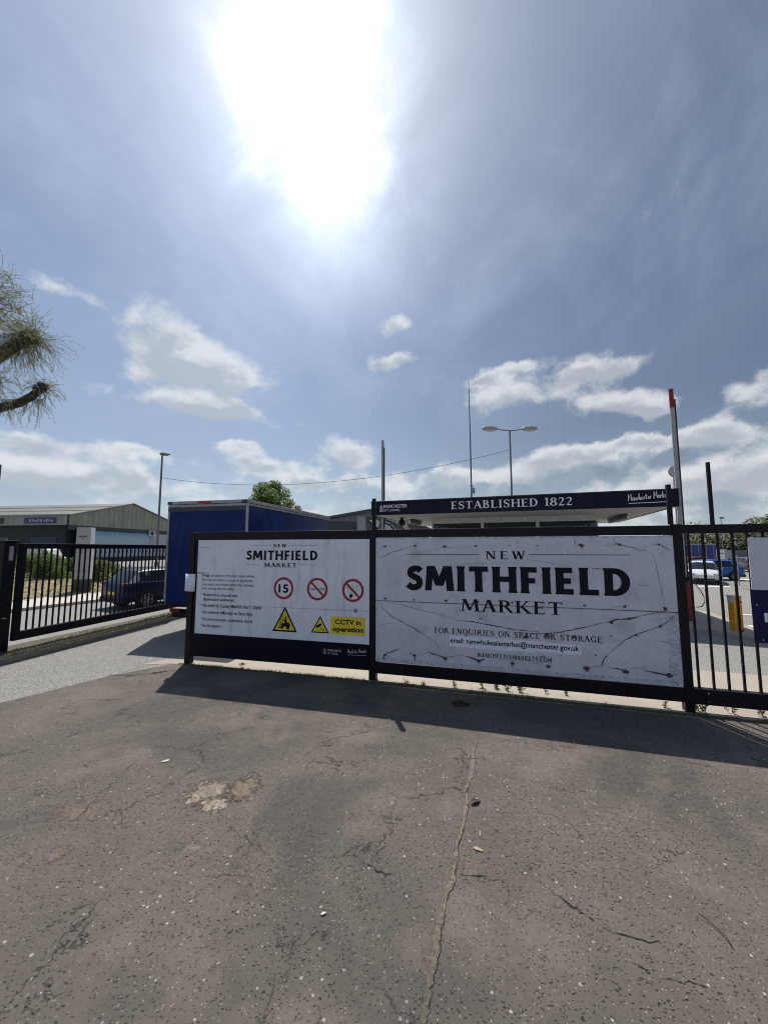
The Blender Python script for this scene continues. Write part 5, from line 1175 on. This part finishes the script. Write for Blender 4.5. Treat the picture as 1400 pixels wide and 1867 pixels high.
# willow like pollard, branches reaching in from the left
random.seed(77)
WY = 8.6
wl = root('pollard_tree', (-11.4, WY + .6, 0), 0, 'pollarded tree with stubby limbs and hanging fine twigs at the left edge', 'tree'); W0 = Vector(wl.location)
def L_(px, py, dy=0): return Vector(D(px, py, WY + dy)) - W0
tb = MB(); fork = Vector((.1, -.1, 3.2))
tb.tube([(0, 0, 0), (.05, 0, 1.2), (.0, -.05, 2.4), fork], [.30, .24, .22, .20], 14)
def limb(p, r_, knob=True):
    tb.tube(p, r_, 12)
    if knob:
        e = p[-1]
        for _ in range(7): o_ = Vector((random.uniform(-1, 1), random.uniform(-1, 1), random.uniform(-1, 1))) * .09; tb.tube([e - o_ * .3, e + o_, e + o_ * 1.5], [.09, .075, .03], 7)
e1 = L_(55, 616); e2 = L_(76, 706); e3 = L_(-60, 560, .3); e4 = L_(-20, 690, .5)
limb([fork, L_(-60, 690), L_(0, 648), L_(30, 628), e1], [.18, .16, .135, .13, .11])
limb([fork, L_(-50, 760), L_(0, 744), L_(35, 735), L_(60, 722), e2], [.13, .11, .095, .09, .085, .075])
limb([fork, L_(-90, 640, .3), e3], [.18, .15, .11]); limb([fork, L_(-60, 720, .5), e4], [.1, .09, .07])
tb.build('trunk', bark, wl, True)
tw, lv = MB(), MB()
def twig(p, d, n, step, droop, r0=.0045, lsz=.017):
    pts = [p.copy()]; d = d.normalized()
    for i in range(n):
        d = (d + Vector((random.gauss(0, .27), random.gauss(0, .27), -droop + random.gauss(0, .22)))).normalized(); p = p + d * step; pts.append(p.copy())
        for _ in range(4 if i > 0 else 2):
            a = (d * .7 + Vector((random.gauss(0, .6), random.gauss(0, .6), random.gauss(0, .6)))).normalized(); b_ = a.orthogonal().normalized(); s_ = lsz * random.uniform(.6, 1.3); k = len(lv.v); q = p - d * step * random.random()
            lv.v += [tuple(q), tuple(q + a * s_ + b_ * s_ * .3), tuple(q + a * s_ * 2), tuple(q + a * s_ - b_ * s_ * .3)]; lv.f.append((k, k + 1, k + 2, k + 3))
    tw.tube(pts, [r0 * (1 - .75 * i / n) for i in range(n + 1)], 4, False)
def rdir(zb=0): return Vector((random.gauss(0, 1), random.gauss(0, 1), random.gauss(zb, .8))).normalized()
for _ in range(210): twig(e1 + rdir() * .16, rdir(.35), random.randint(6, 13), .08, random.uniform(.03, .18))
for _ in range(120): twig(e1 + Vector((random.uniform(-.6, .1), random.uniform(-.3, .3), -.05)), rdir(-.5), random.randint(7, 15), .08, .16)
for _ in range(80): twig(e2 + rdir() * .12, rdir(.1), random.randint(4, 8), .07, .14)
for _ in range(70): twig(L_(random.uniform(0, 80), 728), rdir(-1.0), random.randint(5, 10), .075, .2)
for _ in range(190): twig(e3 + rdir() * .2, rdir(.5), random.randint(8, 15), .1, .06)
for _ in range(120): twig(e4 + rdir() * .2, rdir(.0), random.randint(6, 13), .09, .14)
for _ in range(90): twig(L_(-5, 520, .2) + rdir() * .3, rdir(.4), random.randint(6, 11), .08, .03)
for _ in range(110): twig(L_(8, 570, .2) + rdir() * .3, rdir(.3), random.randint(6, 12), .08, .05)
tw.build('twigs', bark, wl); lv.build('crown', lf3, wl)
# ------------------------------------------------------------------ weeds and small things by the fence
random.seed(5)
def weed(px, py, h, label, lush=6, m=lf2):
    g = G(px, py); r_ = root('weed', (g[0], g[1], .006), random.random() * 6, label, 'weed', 'weeds along the fence foot'); st_, lv_ = MB(), MB()
    for _ in range(lush):
        d = Vector((random.gauss(0, .28), random.gauss(0, .28), 1)).normalized(); p = Vector((random.gauss(0, .015), random.gauss(0, .015), 0)); pts = [p.copy()]; n_ = 5; hh = h * random.uniform(.45, 1)
        for i in range(n_):
            d = (d + Vector((random.gauss(0, .15), random.gauss(0, .15), .1))).normalized(); p = p + d * hh / n_; pts.append(p.copy())
            for _k in range(2):
                a = Vector((random.gauss(0, 1), random.gauss(0, 1), .5)).normalized(); b_ = a.orthogonal().normalized(); s_ = .018 * random.uniform(.6, 1.5); k = len(lv_.v)
                lv_.v += [tuple(p), tuple(p + a * s_ + b_ * s_ * .4), tuple(p + a * s_ * 2), tuple(p + a * s_ - b_ * s_ * .4)]; lv_.f.append((k, k + 1, k + 2, k + 3))
        st_.tube(pts, [.003] * n_ + [.0015], 4, False)
    st_.build('stems', m, r_); lv_.build('leaves', m, r_)
for px, py, h, lb, lu in ((742, 1249, .10, 'small weed just right of the middle post', 5), (772, 1251, .08, 'low weed second right of the middle post', 6), (828, 1254, .12, 'thin weed under the left third of the name board', 4), (880, 1255, .32, 'tallest weed under the name board beneath the email strip', 7),
                          (905, 1256, .14, 'bushy weed beside the tallest one', 9), (948, 1262, .22, 'leafy weed under the middle of the name board', 9), (925, 1260, .12, 'small weed between the tall and the leafy one', 6), (995, 1264, .13, 'single thin weed right of the leafy one', 3), (1033, 1269, .15, 'dark weed under the web address end', 5),
                          (1212, 1291, .15, 'thin weed just left of the right hand post', 4), (1268, 1296, .14, 'weed hugging the foot of the right hand post', 7), (1283, 1300, .30, 'tall dark weed right of the right hand post', 6), (1334, 1302, .18, 'weed with small buds below the railings', 5), (1388, 1306, .16, 'yellowish weed below the railings at the right edge', 6), (440, 1213, .05, 'tiny weed under the rules board', 4)):
    weed(px, py, h, lb, lu)
moss = mat('moss', (.075, .085, .02), .95, var=.5, vs=25, bump=1, bs=60)
def strip(name, pts, w, m, label, z=.011, jag=.35):
    v, f = [], []; q = []
    for i in range(len(pts) - 1):
        a, b_ = pts[i], pts[i + 1]; n_ = max(2, int(math.dist(a, b_) / .02))
        for k in range(n_): q.append((a[0] + (b_[0] - a[0]) * k / n_, a[1] + (b_[1] - a[1]) * k / n_))
    q.append(pts[-1]); ph = random.random() * 9
    if 'crack' in name:
        n_ = len(q); dsp = [0.0] * n_; acc_ = 0
        for i in range(n_): acc_ = acc_ * .93 + random.gauss(0, .007); dsp[i] = acc_ + random.gauss(0, .0035)
        q = [(p[0] + dsp[i] * .8, p[1] + dsp[i]) for i, p in enumerate(q)]
    for i, p in enumerate(q):
        a = q[max(0, i - 1)]; b_ = q[min(len(q) - 1, i + 1)]; dx_, dy_ = b_[0] - a[0], b_[1] - a[1]; L = math.hypot(dx_, dy_) or 1
        s_ = w * (.16 * math.sin(i * .13 + ph) + .10 * math.sin(i * .37 + 2 * ph) + random.uniform(-.1, .1)); ww = w * (1 + jag * math.sin(i * .33 + ph) + random.uniform(-jag, jag)) / 2
        if 'crack' in name: ww *= (.15 + 1.1 * math.sin(math.pi * i / len(q))) * random.uniform(.3, 1.4); s_ = 0
        nx_, ny_ = -dy_ / L, dx_ / L; v += [(p[0] + nx_ * (ww + s_), p[1] + ny_ * (ww + s_), z), (p[0] - nx_ * (ww - s_), p[1] - ny_ * (ww - s_), z)]
    f = [(2 * i, 2 * i + 1, 2 * i + 3, 2 * i + 2) for i in range(len(q) - 1)]
    o = obj(name, v, f, m)
    if o.data.polygons[0].normal.z < 0: o.data.flip_normals()
    return tag(o, label, None, None, 'stuff')
strip('moss_strip', [fa(-.25, -.1), fa(1.5, -.09), fa(3.7, -.12), fl(1.2, -.15), fl(3, -.14), fl(4.7, -.13), fl(7, -.12)], .07, moss, 'moss and dirt along the foot of the fence')
tp_ = []
for _ in range(420):
    u_ = random.uniform(0, 3.7) if random.random() < .6 else None
    p = fa(u_, random.gauss(-.08, .025)) if u_ is not None else fl(random.choice([random.uniform(.2, 1), random.gauss(2.2, .35), random.uniform(0, 8)]), random.gauss(-.12, .03)); tp_.append((p[0], p[1], .006))
tufts('fence_grass', tp_, .035, gm1, 'short grass and moss sprouting along the foot of the fence', w=.003, per=7, spread=.04)
tp_ = []
for _ in range(300): q = random.random(); tp_.append((-7.5 + .9 * q + random.gauss(0, .08), 8.0 + 5.6 * q, .125))
for _ in range(300): q = random.random(); tp_.append((-7.9 + .9 * q + random.gauss(0, .12), 8.0 + 5.6 * q, .125))
tufts('verge_grass', tp_, .05, gm2, 'dry moss and grass on the kerb under the gate', w=.004, per=7, spread=.06)
strip('crack_weeds', [G(*p)[:2] for p in ((200, 1231), (235, 1233), (275, 1229), (310, 1224), (345, 1221))], .05, mat('dark_crack', (.015, .016, .010), .95), 'dark weedy crack running to the left end post', z=.0105, jag=.7)
# the long sandy joint in the pavement
crack_m = mat('joint_grit', (.19, .155, .105), .95, var=.45, vs=22, bump=1, bs=120, dirt=(.06, .065, .02, .8), ds=3)
jp = [(872, 1345), (862, 1380), (858, 1420), (846, 1450), (838, 1500), (828, 1540), (826, 1580), (808, 1640), (800, 1690), (792, 1740), (782, 1800), (772, 1867), (766, 1920)]
dark_c = mat('dark_crack', (.015, .016, .010), .95)
for k, l in enumerate(([(840, 1592), (880, 1600), (930, 1603)], [(940, 1580), (1000, 1625), (1060, 1660), (1110, 1700), (1160, 1722), (1205, 1735)], [(640, 1555), (690, 1590), (720, 1598)], [(1150, 1760), (1230, 1790), (1290, 1805)], [(60, 1530), (130, 1500), (190, 1440), (260, 1380)])):
    strip('surface_crack', [G(*p)[:2] for p in l], .006, dark_c, 'thin dark crack in the worn asphalt', z=.011, jag=.95)
# loose bits
def bit(name, px, py, pts, m, label, cat, r_=.004, hz=.012):
    g = G(px, py); o = root(name, (g[0], g[1], .012), 0, label, cat); MB().tube([Vector((a, b_, hz * (1 + .4 * math.sin(i * 2)))) for i, (a, b_) in enumerate(pts)], [r_ * (1 - .5 * i / len(pts)) for i in range(len(pts))], 6).build('wood', m, o); return o
bit('twig', 1306, 1700, [(.0, -.10), (.012, -.05), (.008, .0), (-.01, .05), (-.035, .09)], bark, 'dark curved twig lying on the pavement at the right', 'twig')
lo = root('dead_leaf', (*G(866, 1466)[:2], .012), R(30), 'curled dark dead leaf beside the gritty joint', 'leaf')
vs = []
for i in range(7):
    for j in range(3): u_ = i / 6; w_ = .028 * math.sin(math.pi * u_); vs.append(((u_ - .5) * .13, (j - 1) * w_, .008 + .012 * abs(j - 1) * math.sin(math.pi * u_) + .006 * math.sin(u_ * 5)))
obj('blade', vs, [(i * 3 + j, (i + 1) * 3 + j, (i + 1) * 3 + j + 1, i * 3 + j + 1) for i in range(6) for j in range(2)], mat('dead_leaf', (.035, .025, .018), .7), lo, True)
def fleck(px, py, s_, label, m, elong=2.2, rot=.6):
    g = G(px, py); o = root('litter_scrap', (g[0], g[1], .012), rot, label, 'litter', 'pale scraps on the pavement'); n = 9
    MB().tube([(0, 0, 0), (0, 0, .003)], s_, n).v
    v = [(s_ * elong * math.cos(6.283 * i / n) * random.uniform(.5, 1.1), s_ * math.sin(6.283 * i / n) * random.uniform(.5, 1.1), .001 + .004 * random.random()) for i in range(n)]; v2 = [(a, b_, c + .002) for a, b_, c in v]
    obj('scrap', v + v2, [tuple(range(n))[::-1], tuple(range(n, 2 * n))] + [(i, (i + 1) % n, n + (i + 1) % n, n + i) for i in range(n)], m, o)
chipm = mat('pale_scrap', (.55, .52, .46), .8)
fleck(872, 1552, .022, 'tan scrap right of the gritty joint, halfway down the pavement', mat('tan_scrap', (.36, .27, .18), .8), 2.0, -.5); fleck(590, 1670, .011, 'small white scrap low in the middle of the pavement', chipm); fleck(302, 1390, .022, 'pale sliver in front of the left end of the fence', chipm, 2.5, .5)
fleck(875, 1523, .006, 'thin tan sliver beside the gritty joint', mat('tan_scrap', (.36, .27, .18), .8), 7, 1.3); 
fleck(715, 1468, .01, 'tan chip between the sandy hole and the joint', mat('tan_scrap', (.36, .27, .18), .8), 3, 1.5);
